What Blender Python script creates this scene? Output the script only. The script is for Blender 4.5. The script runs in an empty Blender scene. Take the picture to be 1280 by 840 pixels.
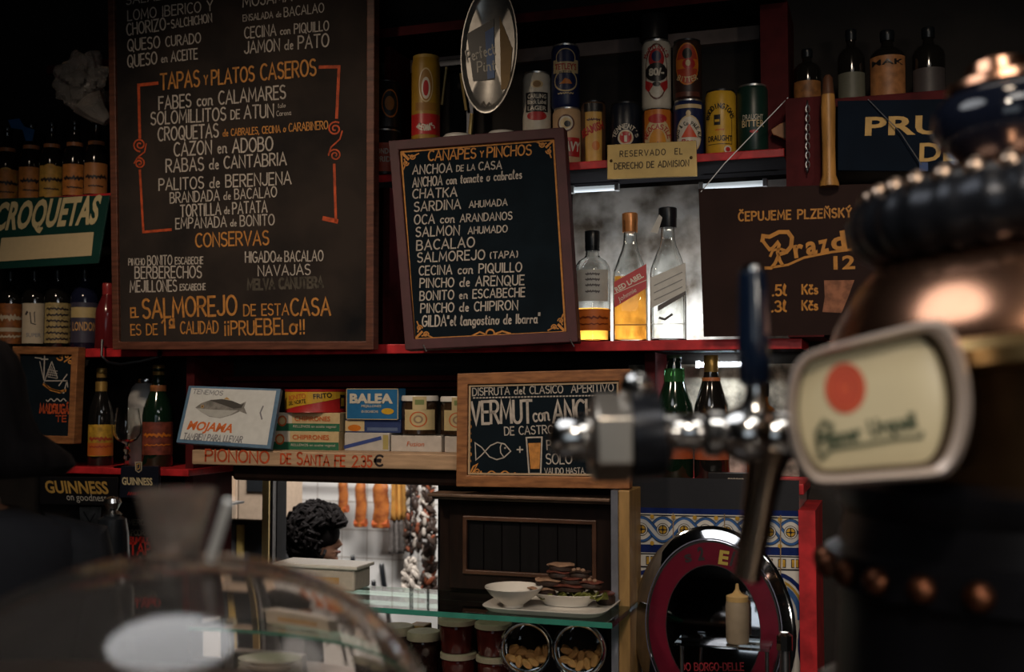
import bpy, math, random
from math import sin, cos, pi, radians as R_
from mathutils import Vector as V, Matrix
random.seed(7)
SC = bpy.context.scene
COL = SC.collection
# ------------------------------------------------------------------ camera, world, lights
FPX = 1422.0
YAW, PITCH = R_(18.5), R_(2.82)
CAM = V((0, 0, 1.5))
cd = bpy.data.cameras.new('camera'); cam = bpy.data.objects.new('camera', cd); COL.objects.link(cam)
cam.location = CAM; cam.rotation_euler = (pi / 2 + PITCH, 0, YAW)
cd.sensor_width = 36; cd.lens = FPX / 1280 * 36; cd.clip_start = .02
cd.dof.use_dof = True; cd.dof.focus_distance = 2.62; cd.dof.aperture_fstop = 3.2
SC.camera = cam
SC.view_settings.view_transform = 'Standard'; SC.view_settings.look = 'None'
SC.view_settings.exposure = 0.0; SC.view_settings.gamma = 1; SC.view_settings.use_curve_mapping = False
W = bpy.data.worlds.new('world'); SC.world = W; W.use_nodes = True
W.node_tree.nodes['Background'].inputs[0].default_value = (.004, .009, .013, 1)
W.node_tree.nodes['Background'].inputs[1].default_value = 1.0

def light(name, kind, loc, target, power, color, **kw):
    d = bpy.data.lights.new(name, kind); d.energy = power; d.color = color
    for k, v in kw.items(): setattr(d, k, v)
    o = bpy.data.objects.new(name, d); COL.objects.link(o); o.location = loc
    o.rotation_euler = (V(target) - V(loc)).to_track_quat('-Z', 'Y').to_euler()
    return o
# added unseen spots from above; their soft cone edges leave the top shelves dark
light('overhead_spot_light', 'SPOT', (-1.5, .95, 2.78), (-1.42, 2.5, 1.18), 66, (1, .80, .60), spot_size=R_(77), spot_blend=1.0, shadow_soft_size=.09)
light('overhead_spot_light', 'SPOT', (.12, .85, 2.78), (-.02, 2.5, 1.12), 42, (1, .80, .60), spot_size=R_(73), spot_blend=1.0, shadow_soft_size=.09)
# daylight through the street window behind the camera
light('window_daylight', 'AREA', (.5, -2.9, 1.75), (.1, 2.5, 1.2), 7, (.82, .92, 1), shape='RECTANGLE', size=1.7, size_y=1.3)
# added unseen spot that brightens the dome and the tap
light('counter_fill_light', 'SPOT', (.1, -.25, 2.5), (0, .98, 1.18), 34, (1, .86, .70), spot_size=R_(80), spot_blend=1.0, shadow_soft_size=.07)
# added unseen lights: low fill for the tiles, dim disc for faucet highlights
light('low_fill_light', 'SPOT', (1.25, -.6, 1.8), (.05, 2.7, .95), 52, (1, .90, .78), spot_size=R_(58), spot_blend=1.0, shadow_soft_size=.1)
light('tap_highlight_light', 'AREA', (.12, 1.5, 2.5), (.12, 1.5, 0), .7, (1, .93, .85), shape='DISK', size=.5)
# round ceiling lamp that the glass dome reflects
light('ceiling_globe_light', 'AREA', (-.57, .80, 2.25), (-.57, .80, 0), 3.3, (.95, .97, 1), shape='DISK', size=.62)
light('copper_highlight_light', 'AREA', (.30, .42, 2.4), (.30, .42, 0), 3.4, (1, .95, .88), shape='DISK', size=.42)  # added unseen disc that gives the copper dome its highlight
# kitchen lamps behind the hatch
light('kitchen_light', 'AREA', (-1.3, 3.0, 2.45), (-1.4, 3.9, 1.2), 74, (1, .95, .9), shape='RECTANGLE', size=1.2, size_y=.4)

# ------------------------------------------------------------------ pixel -> place
cr = V((cos(YAW), sin(YAW), 0)); ch = V((-sin(YAW), cos(YAW), 0))
cf = ch * cos(PITCH) + V((0, 0, sin(PITCH))); cu = -ch * sin(PITCH) + V((0, 0, cos(PITCH)))
def ray(px, py): return cf + cr * ((px - 640) / FPX) + cu * ((420 - py) / FPX)
def P(px, py, Y):            # point of the sight line on the upright plane y = Y
    d = ray(px, py); return CAM + d * (Y / d.y)
def PZ(px, py, Z): return CAM + ray(px, py) * Z
def mp(px, Y): return Y / ray(px, 450).y / FPX     # metres per pixel there
def zz(px, py, Y): return P(px, py, Y).z
def xx(px, Y): return P(px, 480, Y).x

# ------------------------------------------------------------------ mesh building
class B:
    def __init__(s): s.v = []; s.f = []; s.m = []; s.mi = 0
    def add(s, vs, fs):
        n = len(s.v); s.v += [V(p) for p in vs]
        for f in fs: s.f.append([i + n for i in f]); s.m.append(s.mi)
        return s
    def box(s, x0, x1, y0, y1, z0, z1, M=None):
        vs = [V((x, y, z)) for z in (z0, z1) for y in (y0, y1) for x in (x0, x1)]
        if M: vs = [M @ p for p in vs]
        return s.add(vs, [(0, 2, 3, 1), (4, 5, 7, 6), (0, 1, 5, 4), (2, 6, 7, 3), (0, 4, 6, 2), (1, 3, 7, 5)])
    def lathe(s, prof, c=(0, 0, 0), n=28, M=None, sq=None, closed=True):
        # prof: (radius, height) from one end to the other; sq: superellipse power for squarish sections
        vs = []; fs = []; c = V(c)
        for r, z in prof:
            for i in range(n):
                a = 2 * pi * (i + .5) / n; k = 1
                if sq: k = (abs(cos(a)) ** sq + abs(sin(a)) ** sq) ** (-1 / sq)
                p = V((r * k * cos(a), r * k * sin(a), z))
                vs.append((M @ p if M else p) + c)
        m = len(prof)
        for j in range(m - 1):
            for i in range(n):
                i2 = (i + 1) % n
                fs.append((j * n + i, j * n + i2, (j + 1) * n + i2, (j + 1) * n + i))
        if closed:
            fs.append(tuple(range(n - 1, -1, -1))); fs.append(tuple((m - 1) * n + i for i in range(n)))
        return s.add(vs, fs)
    def tube(s, pts, r, n=8, caps=True):
        pts = [V(p) for p in pts]; rs = r if isinstance(r, (list, tuple)) else [r] * len(pts)
        vs = []; fs = []; up = None
        for k, p in enumerate(pts):
            t = (pts[min(k + 1, len(pts) - 1)] - pts[max(k - 1, 0)])
            t = t.normalized() if t.length > 1e-9 else V((0, 0, 1))
            if up is None: up = t.orthogonal().normalized()
            up = (up - t * up.dot(t)); up = up.normalized() if up.length > 1e-6 else t.orthogonal().normalized()
            w = t.cross(up)
            for i in range(n):
                a = 2 * pi * i / n; vs.append(p + (up * cos(a) + w * sin(a)) * rs[k])
        for k in range(len(pts) - 1):
            for i in range(n):
                i2 = (i + 1) % n; fs.append((k * n + i, k * n + i2, (k + 1) * n + i2, (k + 1) * n + i))
        if caps: fs.append(tuple(range(n - 1, -1, -1))); fs.append(tuple((len(pts) - 1) * n + i for i in range(n)))
        return s.add(vs, fs)
    def ball(s, c, rx, ry=None, rz=None, n=16, m=10, M=None, f=None):
        ry = ry or rx; rz = rz or rx; vs = []; fs = []; c = V(c)
        for j in range(m + 1):
            t = pi * j / m
            for i in range(n):
                a = 2 * pi * i / n; p = V((rx * sin(t) * cos(a), ry * sin(t) * sin(a), -rz * cos(t)))
                if f: p = p * f(p)
                vs.append((M @ p if M else p) + c)
        for j in range(m):
            for i in range(n):
                i2 = (i + 1) % n; fs.append((j * n + i, j * n + i2, (j + 1) * n + i2, (j + 1) * n + i))
        return s.add(vs, fs)
    def prism(s, front, back):   # two equal loops, closed with end faces
        n = len(front); fs = [tuple(range(n)), tuple(range(2 * n - 1, n - 1, -1))]
        for i in range(n): j = (i + 1) % n; fs.append((i, i + n, j + n, j))
        return s.add(list(front) + list(back), fs)
    def rings(s, loops, cap0=True, cap1=True, closed=False):
        n = len(loops[0]); vs = [p for l in loops for p in l]; fs = []
        L = len(loops); rng = range(L if closed else L - 1)
        for k in rng:
            k2 = (k + 1) % L
            for i in range(n): j = (i + 1) % n; fs.append((k * n + i, k * n + j, k2 * n + j, k2 * n + i))
        if not closed:
            if cap0: fs.append(tuple(range(n - 1, -1, -1)))
            if cap1: fs.append(tuple((L - 1) * n + i for i in range(n)))
        return s.add(vs, fs)
    def build(s, name, mat, parent=None, smooth=True, bevel=0, origin=None, ang=38):
        o_ = V((0, 0, 0))
        if parent is not None: o_ = BASE[parent.name]
        elif origin is not None: o_ = V(origin)
        else:
            lo = [min(p[k] for p in s.v) for k in range(3)]; hi = [max(p[k] for p in s.v) for k in range(3)]
            o_ = V(((lo[0] + hi[0]) / 2, (lo[1] + hi[1]) / 2, lo[2]))
        me = bpy.data.meshes.new(name); me.from_pydata([tuple(p - o_) for p in s.v], [], s.f)
        for m in (mat if isinstance(mat, (list, tuple)) else [mat]): me.materials.append(m)
        me.polygons.foreach_set('material_index', s.m)
        if smooth:
            me.polygons.foreach_set('use_smooth', [True] * len(me.polygons)); me.set_sharp_from_angle(angle=R_(ang))
        me.update()
        o = bpy.data.objects.new(name, me); COL.objects.link(o)
        if parent is not None: o.parent = parent
        else: o.location = o_
        BASE[o.name] = o_
        if bevel:
            b = o.modifiers.new('Bevel', 'BEVEL'); b.width = bevel; b.segments = 2; b.limit_method = 'ANGLE'; b.angle_limit = R_(50)
        return o
BASE = {}
def tag(o, label, cat, group=None, kind=None):
    if label: o['label'] = label
    if cat: o['category'] = cat
    if group: o['group'] = group
    if kind: o['kind'] = kind
    return o
def thing(name, loc, label, cat, group=None):
    o = bpy.data.objects.new(name, None); COL.objects.link(o); o.location = loc; o.empty_display_size = .05
    BASE[o.name] = V(loc); return tag(o, label, cat, group)
def struct(b, name, mat, bevel=0): o = b.build(name, mat, smooth=False, bevel=bevel); o['kind'] = 'structure'; return o

# ------------------------------------------------------------------ materials
def mat(name, col, rough=.6, metal=0, noise=0, nscale=40, stretch=(1, 1, 1), col2=None, bump=0, trans=0, ior=1.45, coat=0, emit=None, spec=.5, lo=.35, hi=.65):
    m = bpy.data.materials.new(name); m.use_nodes = True; nt = m.node_tree; b = nt.nodes['Principled BSDF']
    b.inputs['Base Color'].default_value = (*col, 1); b.inputs['Roughness'].default_value = rough; b.inputs['Metallic'].default_value = metal
    b.inputs['Transmission Weight'].default_value = trans; b.inputs['IOR'].default_value = ior; b.inputs['Coat Weight'].default_value = coat
    b.inputs['Specular IOR Level'].default_value = spec
    if emit: b.inputs['Emission Color'].default_value = (*emit[0], 1); b.inputs['Emission Strength'].default_value = emit[1]
    if noise or col2 or bump:
        tc = nt.nodes.new('ShaderNodeTexCoord'); mpn = nt.nodes.new('ShaderNodeMapping'); mpn.inputs['Scale'].default_value = stretch
        nz = nt.nodes.new('ShaderNodeTexNoise'); nz.inputs['Scale'].default_value = nscale; nz.inputs['Detail'].default_value = 5
        nt.links.new(tc.outputs['Object'], mpn.inputs[0]); nt.links.new(mpn.outputs[0], nz.inputs['Vector'])
        rp = nt.nodes.new('ShaderNodeValToRGB'); rp.color_ramp.elements[0].position = lo; rp.color_ramp.elements[1].position = hi
        c2 = col2 or tuple(c * (1 - noise) for c in col)
        rp.color_ramp.elements[0].color = (*c2, 1); rp.color_ramp.elements[1].color = (*col, 1)
        nt.links.new(nz.outputs[0], rp.inputs[0]); nt.links.new(rp.outputs[0], b.inputs['Base Color'])
        if bump:
            bp = nt.nodes.new('ShaderNodeBump'); bp.inputs['Strength'].default_value = bump; bp.inputs['Distance'].default_value = .004
            nt.links.new(nz.outputs[0], bp.inputs['Height']); nt.links.new(bp.outputs[0], b.inputs['Normal'])
    return m
M_ = {}
def cm(col, rough=.5, **k):       # plain coloured material, cached; still given a faint procedural mottling
    key = (tuple(round(c, 3) for c in col), rough, tuple(sorted(k.items())))
    if key not in M_: M_[key] = mat('paint', col, rough, noise=k.pop('noise', .12), nscale=k.pop('nscale', 60), **k)
    return M_[key]
dark_wall = mat('dark_wall', (.018, .014, .012), .8, noise=.5, nscale=9)
plaster = mat('room_plaster', (.05, .04, .032), .9, noise=.3, nscale=6)
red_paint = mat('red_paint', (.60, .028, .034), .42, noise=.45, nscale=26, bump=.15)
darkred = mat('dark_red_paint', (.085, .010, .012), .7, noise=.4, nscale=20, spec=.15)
board_blk = mat('chalkboard', (.010, .010, .011), .95, col2=(.038, .029, .025), nscale=5, lo=.42, hi=.75, spec=.15)
board_navy = mat('navy_board', (.006, .012, .018), .9, noise=.3, nscale=12, spec=.15)
wood_brown = mat('brown_frame_wood', (.16, .055, .032), .5, noise=.5, nscale=14, stretch=(1, 1, 9))
wood_maroon = mat('maroon_frame', (.075, .018, .024), .6, noise=.3, nscale=20)
wood_light = mat('light_frame_wood', (.36, .15, .055), .5, noise=.5, nscale=12, stretch=(2, 2, 9), col2=(.2, .08, .03))
wood_dark = mat('dark_cupboard_wood', (.014, .006, .004), .55, spec=.22, noise=.5, nscale=10, stretch=(6, 6, 1))
wood_pion = mat('painted_shelf_wood', (.55, .36, .22), .6, noise=.3, nscale=12, stretch=(1, 4, 8))
wood_gold = mat('golden_wood', (.55, .27, .07), .4, noise=.5, nscale=12, stretch=(6, 6, 1))
chalk = mat('cream_chalk_paint', (.53, .47, .415), .8, noise=.3, nscale=90)
chalk_dim = mat('wiped_chalk', (.10, .085, .065), .9, noise=.5, nscale=60)
orange_paint = mat('orange_lettering', (.62, .26, .055), .7, noise=.35, nscale=90)
redorange = mat('red_orange_lettering', (.60, .085, .02), .7, noise=.45, nscale=70)
gold = mat('gold_lettering', (.60, .36, .09), .5, noise=.3, nscale=40)
brass = mat('brass_plate', (.62, .44, .17), .42, metal=.55, noise=.25, nscale=14)
chrome = mat('chrome', (.62, .61, .60), .16, metal=1, noise=.1, nscale=30)
steel = mat('brushed_steel', (.45, .45, .46), .34, metal=1, noise=.2, nscale=50)
copper = mat('copper', (.72, .37, .23), .22, metal=1, noise=.35, nscale=9)
copper_dk = mat('dark_copper', (.22, .085, .045), .42, metal=1, noise=.5, nscale=16)
bronze = mat('dark_brass', (.15, .085, .04), .36, metal=1, noise=.5, nscale=9)
blackmetal = mat('black_metal', (.020, .022, .028), .30, metal=.6, noise=.3, nscale=30)
blackplastic = mat('black_plastic', (.008, .010, .013), .3, noise=.2, nscale=30)
glass = mat('clear_glass', (.95, .97, .96), .02, trans=1, ior=1.45)
def pane(name, col, rough=.02, ior=1.45):    # thin glass: clear with a fresnel gloss
    m = bpy.data.materials.new(name); m.use_nodes = True; nt = m.node_tree; nt.nodes.clear()
    o = nt.nodes.new('ShaderNodeOutputMaterial'); mx = nt.nodes.new('ShaderNodeMixShader'); t = nt.nodes.new('ShaderNodeBsdfTransparent'); g = nt.nodes.new('ShaderNodeBsdfGlossy'); f = nt.nodes.new('ShaderNodeFresnel')
    t.inputs[0].default_value = (*col, 1); g.inputs['Roughness'].default_value = rough; f.inputs[0].default_value = ior
    nt.links.new(f.outputs[0], mx.inputs[0]); nt.links.new(t.outputs[0], mx.inputs[1]); nt.links.new(g.outputs[0], mx.inputs[2]); nt.links.new(mx.outputs[0], o.inputs[0]); return m
cloudy_glass = mat('cloudy_glass', (.80, .72, .66), .14, trans=.93, ior=1.35, noise=.12, nscale=30)
dome_glass = mat('dome_glass', (.96, .90, .85), .02, trans=.985, ior=1.45, noise=.05, nscale=10)
glass_thin = pane('thin_clear_glass', (.93, .95, .94))
glass_green = pane('green_shelf_glass', (.72, .88, .82)); glass_edge = mat('green_glass_edge', (.05, .26, .20), .15, noise=.2, nscale=30)
glass_dark = mat('dark_bottle_glass', (.010, .009, .008), .10, noise=.2, nscale=20, coat=.5)
glass_bg = mat('green_bottle_glass', (.006, .020, .010), .10, noise=.2, nscale=20, coat=.5)
glass_bgl = mat('bright_green_glass', (.10, .42, .13), .08, trans=.8, ior=1.3)
whisky = mat('whisky', (.85, .36, .05), .03, trans=1, ior=1.2)
ceramic = mat('white_ceramic', (.72, .69, .64), .25, noise=.05, nscale=20)
white_tile = mat('white_kitchen_tile', (.75, .74, .72), .3, noise=.08, nscale=8)
cream = (.62, .52, .33); white = (.70, .68, .64); black = (.010, .010, .012); navy = (.012, .022, .07)
redc = (.45, .02, .02); orange = (.65, .19, .025); yellow = (.66, .38, .03)
tin = mat('tin_metal', (.6, .58, .55), .3, metal=.9, noise=.15, nscale=30)
# ------------------------------------------------------------------ planes, text and decals
def use(b, m):               # choose the material of the faces added next
    if not hasattr(b, 'mats'): b.mats = []
    if m not in b.mats: b.mats.append(m)
    b.mi = b.mats.index(m); return b
class Plane:
    """upright-ish board plane through four pixel corners TL, TR, BR, BL; Yt / Yb = depth of its top and bottom edge"""
    def __init__(s, c, Yt, Yb=None, Zs=None):
        Yb = Yt if Yb is None else Yb; ys = (Yt, Yt, Yb, Yb)
        pts = [PZ(c[i][0], c[i][1], Zs[i]) for i in range(4)] if Zs else [P(c[i][0], c[i][1], ys[i]) for i in range(4)]
        s.o = pts[3]; s.u = (pts[2] - pts[3]).normalized(); w = pts[0] - pts[3]
        s.v = (w - s.u * w.dot(s.u)).normalized(); s.n = s.u.cross(s.v)
        if s.n.y > 0: s.n = -s.n
        s.px = c; s.c = [s.uv(*q) for q in c]
    def uv(s, px, py):
        d = ray(px, py); t = (s.o - CAM).dot(s.n) / d.dot(s.n); q = CAM + d * t - s.o
        return (q.dot(s.u), q.dot(s.v))
    def __call__(s, u, v, off=0): return s.o + s.u * u + s.v * v + s.n * off
class Cyl:
    """wraps (u, v) round an upright cylinder; u = 0 faces the camera (plus a turn)"""
    def __init__(s, x, y, r, z0, turn=0): s.x, s.y, s.r, s.z0 = x, y, r, z0; s.a0 = math.atan2(-y, -x) + turn
    def __call__(s, u, v, off=0):
        a = s.a0 + u / s.r; r = s.r + off; return V((s.x + r * cos(a), s.y + r * sin(a), s.z0 + v))
class Flat:
    """axis frame: centre, u, v vectors"""
    def __init__(s, o, u, v): s.o, s.u, s.v = V(o), V(u).normalized(), V(v).normalized(); s.n = s.u.cross(s.v)
    def __call__(s, u, v, off=0): return s.o + s.u * u + s.v * v + s.n * off

def arc(cx, cy, rx, ry, a0, a1, n=9): return [(cx + rx * cos(R_(a0 + (a1 - a0) * i / n)), cy + ry * sin(R_(a0 + (a1 - a0) * i / n))) for i in range(n + 1)]
G = {' ': (.28, []),
 'A': (.6, [[(0, 0), (.3, 1), (.6, 0)], [(.1, .34), (.5, .34)]]),
 'B': (.5, [[(0, 0), (0, 1), (.24, 1)] + arc(.24, .77, .2, .23, 90, -90) + [(0, .54)], [(.24, .54)] + arc(.25, .27, .25, .27, 90, -90) + [(0, 0)]]),
 'C': (.5, [arc(.3, .5, .3, .5, 52, 308, 12)]),
 'D': (.54, [[(0, 0), (0, 1), (.2, 1)] + arc(.2, .5, .34, .5, 90, -90) + [(0, 0)]]),
 'E': (.42, [[(.42, 1), (0, 1), (0, 0), (.42, 0)], [(0, .53), (.36, .53)]]),
 'F': (.42, [[(.42, 1), (0, 1), (0, 0)], [(0, .53), (.36, .53)]]),
 'G': (.55, [arc(.3, .5, .3, .5, 52, 330, 12) + [(.55, .45), (.32, .45)]]),
 'H': (.5, [[(0, 0), (0, 1)], [(.5, 0), (.5, 1)], [(0, .52), (.5, .52)]]),
 'I': (.06, [[(.03, 0), (.03, 1)]]),
 'J': (.4, [[(.4, 1), (.4, .25)] + arc(.2, .25, .2, .25, 0, -170)]),
 'K': (.5, [[(0, 0), (0, 1)], [(.48, 1), (0, .42)], [(.17, .6), (.5, 0)]]),
 'L': (.4, [[(0, 1), (0, 0), (.4, 0)]]),
 'M': (.68, [[(0, 0), (.06, 1), (.34, .25), (.62, 1), (.68, 0)]]),
 'N': (.52, [[(0, 0), (0, 1), (.52, 0), (.52, 1)]]),
 'O': (.6, [arc(.3, .5, .3, .5, 90, 450, 16)]),
 'P': (.48, [[(0, 0), (0, 1), (.24, 1)] + arc(.24, .74, .24, .26, 90, -90) + [(0, .48)]]),
 'Q': (.62, [arc(.3, .5, .3, .5, 90, 450, 16), [(.36, .28), (.62, -.1)]]),
 'R': (.5, [[(0, 0), (0, 1), (.24, 1)] + arc(.24, .75, .23, .25, 90, -90) + [(0, .5)], [(.2, .5), (.5, 0)]]),
 'S': (.46, [arc(.23, .76, .22, .24, 40, 270, 9) + arc(.23, .26, .23, .26, 90, -150, 9)[1:]]),
 'T': (.52, [[(0, 1), (.52, 1)], [(.26, 1), (.26, 0)]]),
 'U': (.5, [[(0, 1), (0, .28)] + arc(.25, .28, .25, .28, 180, 360) + [(.5, 1)]]),
 'V': (.56, [[(0, 1), (.28, 0), (.56, 1)]]),
 'X': (.5, [[(0, 1), (.5, 0)], [(0, 0), (.5, 1)]]),
 'Y': (.5, [[(0, 1), (.25, .5), (.5, 1)], [(.25, .5), (.25, 0)]]),
 'Z': (.5, [[(0, 1), (.5, 1), (0, 0), (.5, 0)]]),
 '1': (.3, [[(0, .75), (.18, 1), (.18, 0)]]),
 '2': (.46, [arc(.23, .74, .23, .26, 165, -20) + [(0, 0), (.46, 0)]]),
 '3': (.44, [arc(.2, .75, .2, .25, 150, -90), arc(.21, .26, .23, .26, 90, -150)]),
 '5': (.44, [[(.42, 1), (.06, 1), (.03, .56)] + arc(.2, .31, .23, .31, 110, -140)]),
 '8': (.46, [arc(.23, .76, .19, .24, 90, 450, 12), arc(.23, .26, .23, .26, 90, 450, 12)]),
 '0': (.5, [arc(.25, .5, .25, .5, 90, 450, 14)]),
 '.': (.08, [[(.0, .0), (.06, .04)]]), ',': (.1, [[(.06, .06), (0, -.15)]]), '-': (.3, [[(.05, .45), (.25, .45)]]),
 '(': (.2, [arc(.3, .5, .3, .62, 130, 230)]), ')': (.2, [arc(-.1, .5, .3, .62, 50, -50)]),
 '"': (.2, [[(.02, 1.1), (.0, .8)], [(.16, 1.1), (.14, .8)]]),
 '!': (.1, [[(.05, 1), (.05, .3)], [(.05, .08), (.05, 0)]]), '¡': (.1, [[(.05, .7), (.05, 0)], [(.05, 1), (.05, .92)]]),
 '/': (.35, [[(0, -.05), (.35, 1.05)]]), "'": (.1, [[(.06, 1.05), (.03, .8)]]), '&': (.55, [[(.55, 0), (.1, .75), (.18, .98), (.32, .95), (.34, .75), (.05, .3), (.1, .02), (.3, .0), (.52, .4)]]), '+': (.4, [[(0, .45), (.4, .45)], [(.2, .25), (.2, .65)]]),
 '€': (.55, [arc(.33, .5, .28, .5, 50, 310, 12), [(0, .58), (.4, .58)], [(0, .42), (.38, .42)]]),
 'ª': (.32, [arc(.13, .75, .13, .2, 0, 360, 10), [(.27, .97), (.27, .55)], [(0, .45), (.3, .45)]]),
 '%': (.6, [[(.05, 0), (.55, 1)], arc(.12, .8, .12, .18, 0, 360, 8), arc(.48, .2, .12, .18, 0, 360, 8)]),
 'a': (.44, [arc(.2, .28, .2, .28, 60, 410, 12), [(.4, .56), (.38, .1), (.46, 0)]]),
 'b': (.4, [[(.06, 1), (.02, .2)] + arc(.2, .26, .19, .26, 200, 470, 10)]),
 'c': (.36, [arc(.22, .28, .2, .28, 50, 310, 9)]),
 'd': (.44, [arc(.2, .27, .2, .27, 60, 410, 12), [(.44, 1.0), (.38, .1), (.46, 0)]]),
 'e': (.38, [[(.05, .28), (.34, .34)] + arc(.2, .32, .15, .24, 20, 180, 7) + arc(.22, .27, .17, .27, 180, 310, 6)]),
 'g': (.42, [arc(.2, .28, .2, .26, 60, 400, 12), [(.4, .52), (.34, -.25), (.1, -.32), (.05, -.15)]]),
 'h': (.4, [[(.06, 1), (0, 0)], [(.02, .3)] + arc(.2, .38, .16, .17, 170, 0, 6) + [(.34, .05), (.42, 0)]]),
 'i': (.16, [[(.04, .54), (.02, .08), (.14, 0)], [(.08, .75), (.1, .78)]]),
 'l': (.22, [[(0, .2), (.16, .9), (.1, 1), (.04, .8), (.06, .1), (.2, 0)]]),
 'm': (.66, [[(.02, .54), (0, 0)], [(.02, .3)] + arc(.16, .38, .14, .17, 170, 0, 6) + [(.3, 0)], [(.31, .3)] + arc(.46, .38, .14, .17, 170, 0, 6) + [(.58, .05), (.66, 0)]]),
 'n': (.42, [[(.02, .54), (0, 0)], [(.02, .3)] + arc(.19, .38, .16, .17, 170, 0, 6) + [(.34, .05), (.42, 0)]]),
 'o': (.42, [arc(.2, .28, .2, .27, 90, 450, 12) + [(.32, .5), (.44, .5)]]),
 'r': (.32, [[(.02, .54), (0, 0)], [(.02, .3)] + arc(.18, .36, .16, .18, 160, 40, 5)]),
 's': (.32, [arc(.17, .42, .13, .13, 40, 270, 7) + arc(.16, .15, .15, .15, 90, -150, 7)[1:]]),
 't': (.28, [[(.12, .9), (.08, .1), (.22, 0)], [(0, .6), (.26, .62)]]),
 'u': (.42, [[(.02, .54), (.04, .2)] + arc(.2, .2, .16, .2, 180, 350, 7) + [(.37, .54), (.37, .1), (.44, 0)]]),
 'p': (.42, [[(.04, .54), (0, -.35)], arc(.21, .28, .19, .26, 180, 520, 12)]),
 'q': (.42, [arc(.2, .28, .2, .26, 60, 400, 12), [(.4, .54), (.38, -.35)]]),
 'k': (.38, [[(.04, 1), (0, 0)], [(.32, .54), (.03, .24)], [(.12, .32), (.36, 0)]]),
 'z': (.36, [[(.03, .52), (.33, .52), (0, .02), (.36, .04)]]),
 'v': (.36, [[(0, .54), (.16, 0), (.34, .54)]]), 'f': (.28, [[(.28, .95), (.16, 1), (.1, .8), (.08, 0)], [(0, .55), (.24, .56)]]),
}
def acc(base, marks): w, p = G[base]; return (w, p + marks(w))
G['Ñ'] = acc('N', lambda w: [[(.06, 1.12), (.18, 1.2), (.34, 1.12), (.46, 1.2)]])
G['Ň'] = acc('N', lambda w: [[(.12, 1.28), (.26, 1.1), (.4, 1.28)]]); G['Č'] = acc('C', lambda w: [[(.14, 1.28), (.28, 1.1), (.42, 1.28)]])
G['Ý'] = acc('Y', lambda w: [[(.2, 1.1), (.36, 1.28)]]); G['č'] = acc('c', lambda w: [[(.1, .9), (.22, .7), (.34, .9)]])
G['Á'] = acc('A', lambda w: [[(.28, 1.1), (.42, 1.25)]])

def ribbon(b, pts, w, mp_, off=.0008, step=.02, ends=True):
    """a painted stroke along uv points, laid on a mapped surface"""
    q = [pts[0]]
    for a, c in zip(pts, pts[1:]):
        L = math.hypot(c[0] - a[0], c[1] - a[1]); n = max(1, int(L / step))
        for k in range(1, n + 1): q.append((a[0] + (c[0] - a[0]) * k / n, a[1] + (c[1] - a[1]) * k / n))
    q = [p for i, p in enumerate(q) if i == 0 or math.hypot(p[0] - q[i - 1][0], p[1] - q[i - 1][1]) > 1e-7]
    if len(q) < 2: return
    closed = math.hypot(q[0][0] - q[-1][0], q[0][1] - q[-1][1]) < 1e-6
    def d(i, j):
        x, y = q[j][0] - q[i][0], q[j][1] - q[i][1]; L = math.hypot(x, y) or 1; return (x / L, y / L)
    vs = []; n = len(q)
    for i in range(n):
        d0 = d(i - 1, i) if i > 0 else (d(n - 2, n - 1) if closed else d(0, 1))
        d1 = d(i, i + 1) if i < n - 1 else (d(0, 1) if closed else d(n - 2, n - 1))
        nx, ny = -(d0[1] + d1[1]), d0[0] + d1[0]; L = math.hypot(nx, ny)
        if L < .25: nx, ny = -d1[1], d1[0]; k = 1
        else:
            nx, ny = nx / L, ny / L; k = min(2.0, 1 / max(.3, nx * -d1[1] + ny * d1[0]))
        ex = ey = 0
        if ends and not closed and i == 0: ex, ey = -d1[0] * w * .35, -d1[1] * w * .35
        if ends and not closed and i == n - 1: ex, ey = d0[0] * w * .35, d0[1] * w * .35
        h = w / 2 * k
        vs.append(mp_(q[i][0] + nx * h + ex, q[i][1] + ny * h + ey, off)); vs.append(mp_(q[i][0] - nx * h + ex, q[i][1] - ny * h + ey, off))
    b.add(vs, [(2 * i, 2 * i + 1, 2 * i + 3, 2 * i + 2) for i in range(n - 1)])
def runs_of(s): return [(s, 1)] if isinstance(s, str) else s
def hand(b, runs, mp_, a, c, cap, wt=.15, gap=.16, off=.0008, step=.02, slant=0, jit=.015):
    """hand lettering from uv point a to uv point c (baseline); runs = [(text, size)]"""
    runs = runs_of(runs); L = math.hypot(c[0] - a[0], c[1] - a[1]); dx, dy = (c[0] - a[0]) / L, (c[1] - a[1]) / L
    tot = sum((G.get(ch, G['O'])[0] + gap) * sz for t, sz in runs for ch in t) - gap * runs[-1][1]
    k = L / tot; x = 0; rnd = random.Random(str(runs))
    for t, sz in runs:
        for chx in t:
            w, ps = G.get(chx, G['O']); jy = rnd.uniform(-jit, jit) * cap
            for p in ps:
                q = []
                for (gx, gy) in p:
                    lx = x + (gx + slant * gy) * k * sz; ly = gy * cap * sz + jy + (cap * (1 - sz) * .12 if sz < 1 else 0)
                    q.append((a[0] + dx * lx - dy * ly, a[1] + dy * lx + dx * ly))
                ribbon(b, q, cap * wt * (sz ** .6), mp_, off, step)
            x += (w + gap) * k * sz
def line(b, pl, runs, p0, p1, cap, **k):
    a, c = pl.uv(*p0), pl.uv(*p1); m = math.hypot(c[0] - a[0], c[1] - a[1]) / max(1, math.hypot(p1[0] - p0[0], p1[1] - p0[1]))
    hand(b, runs, pl, a, c, cap * m, **k)
def stroke(b, pl, pts, wpx, off=.0008):
    q = [pl.uv(*p) for p in pts]; m = math.hypot(q[1][0] - q[0][0], q[1][1] - q[0][1]) / max(.5, math.hypot(pts[1][0] - pts[0][0], pts[1][1] - pts[0][1]))
    ribbon(b, q, wpx * m, pl, off)
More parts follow.
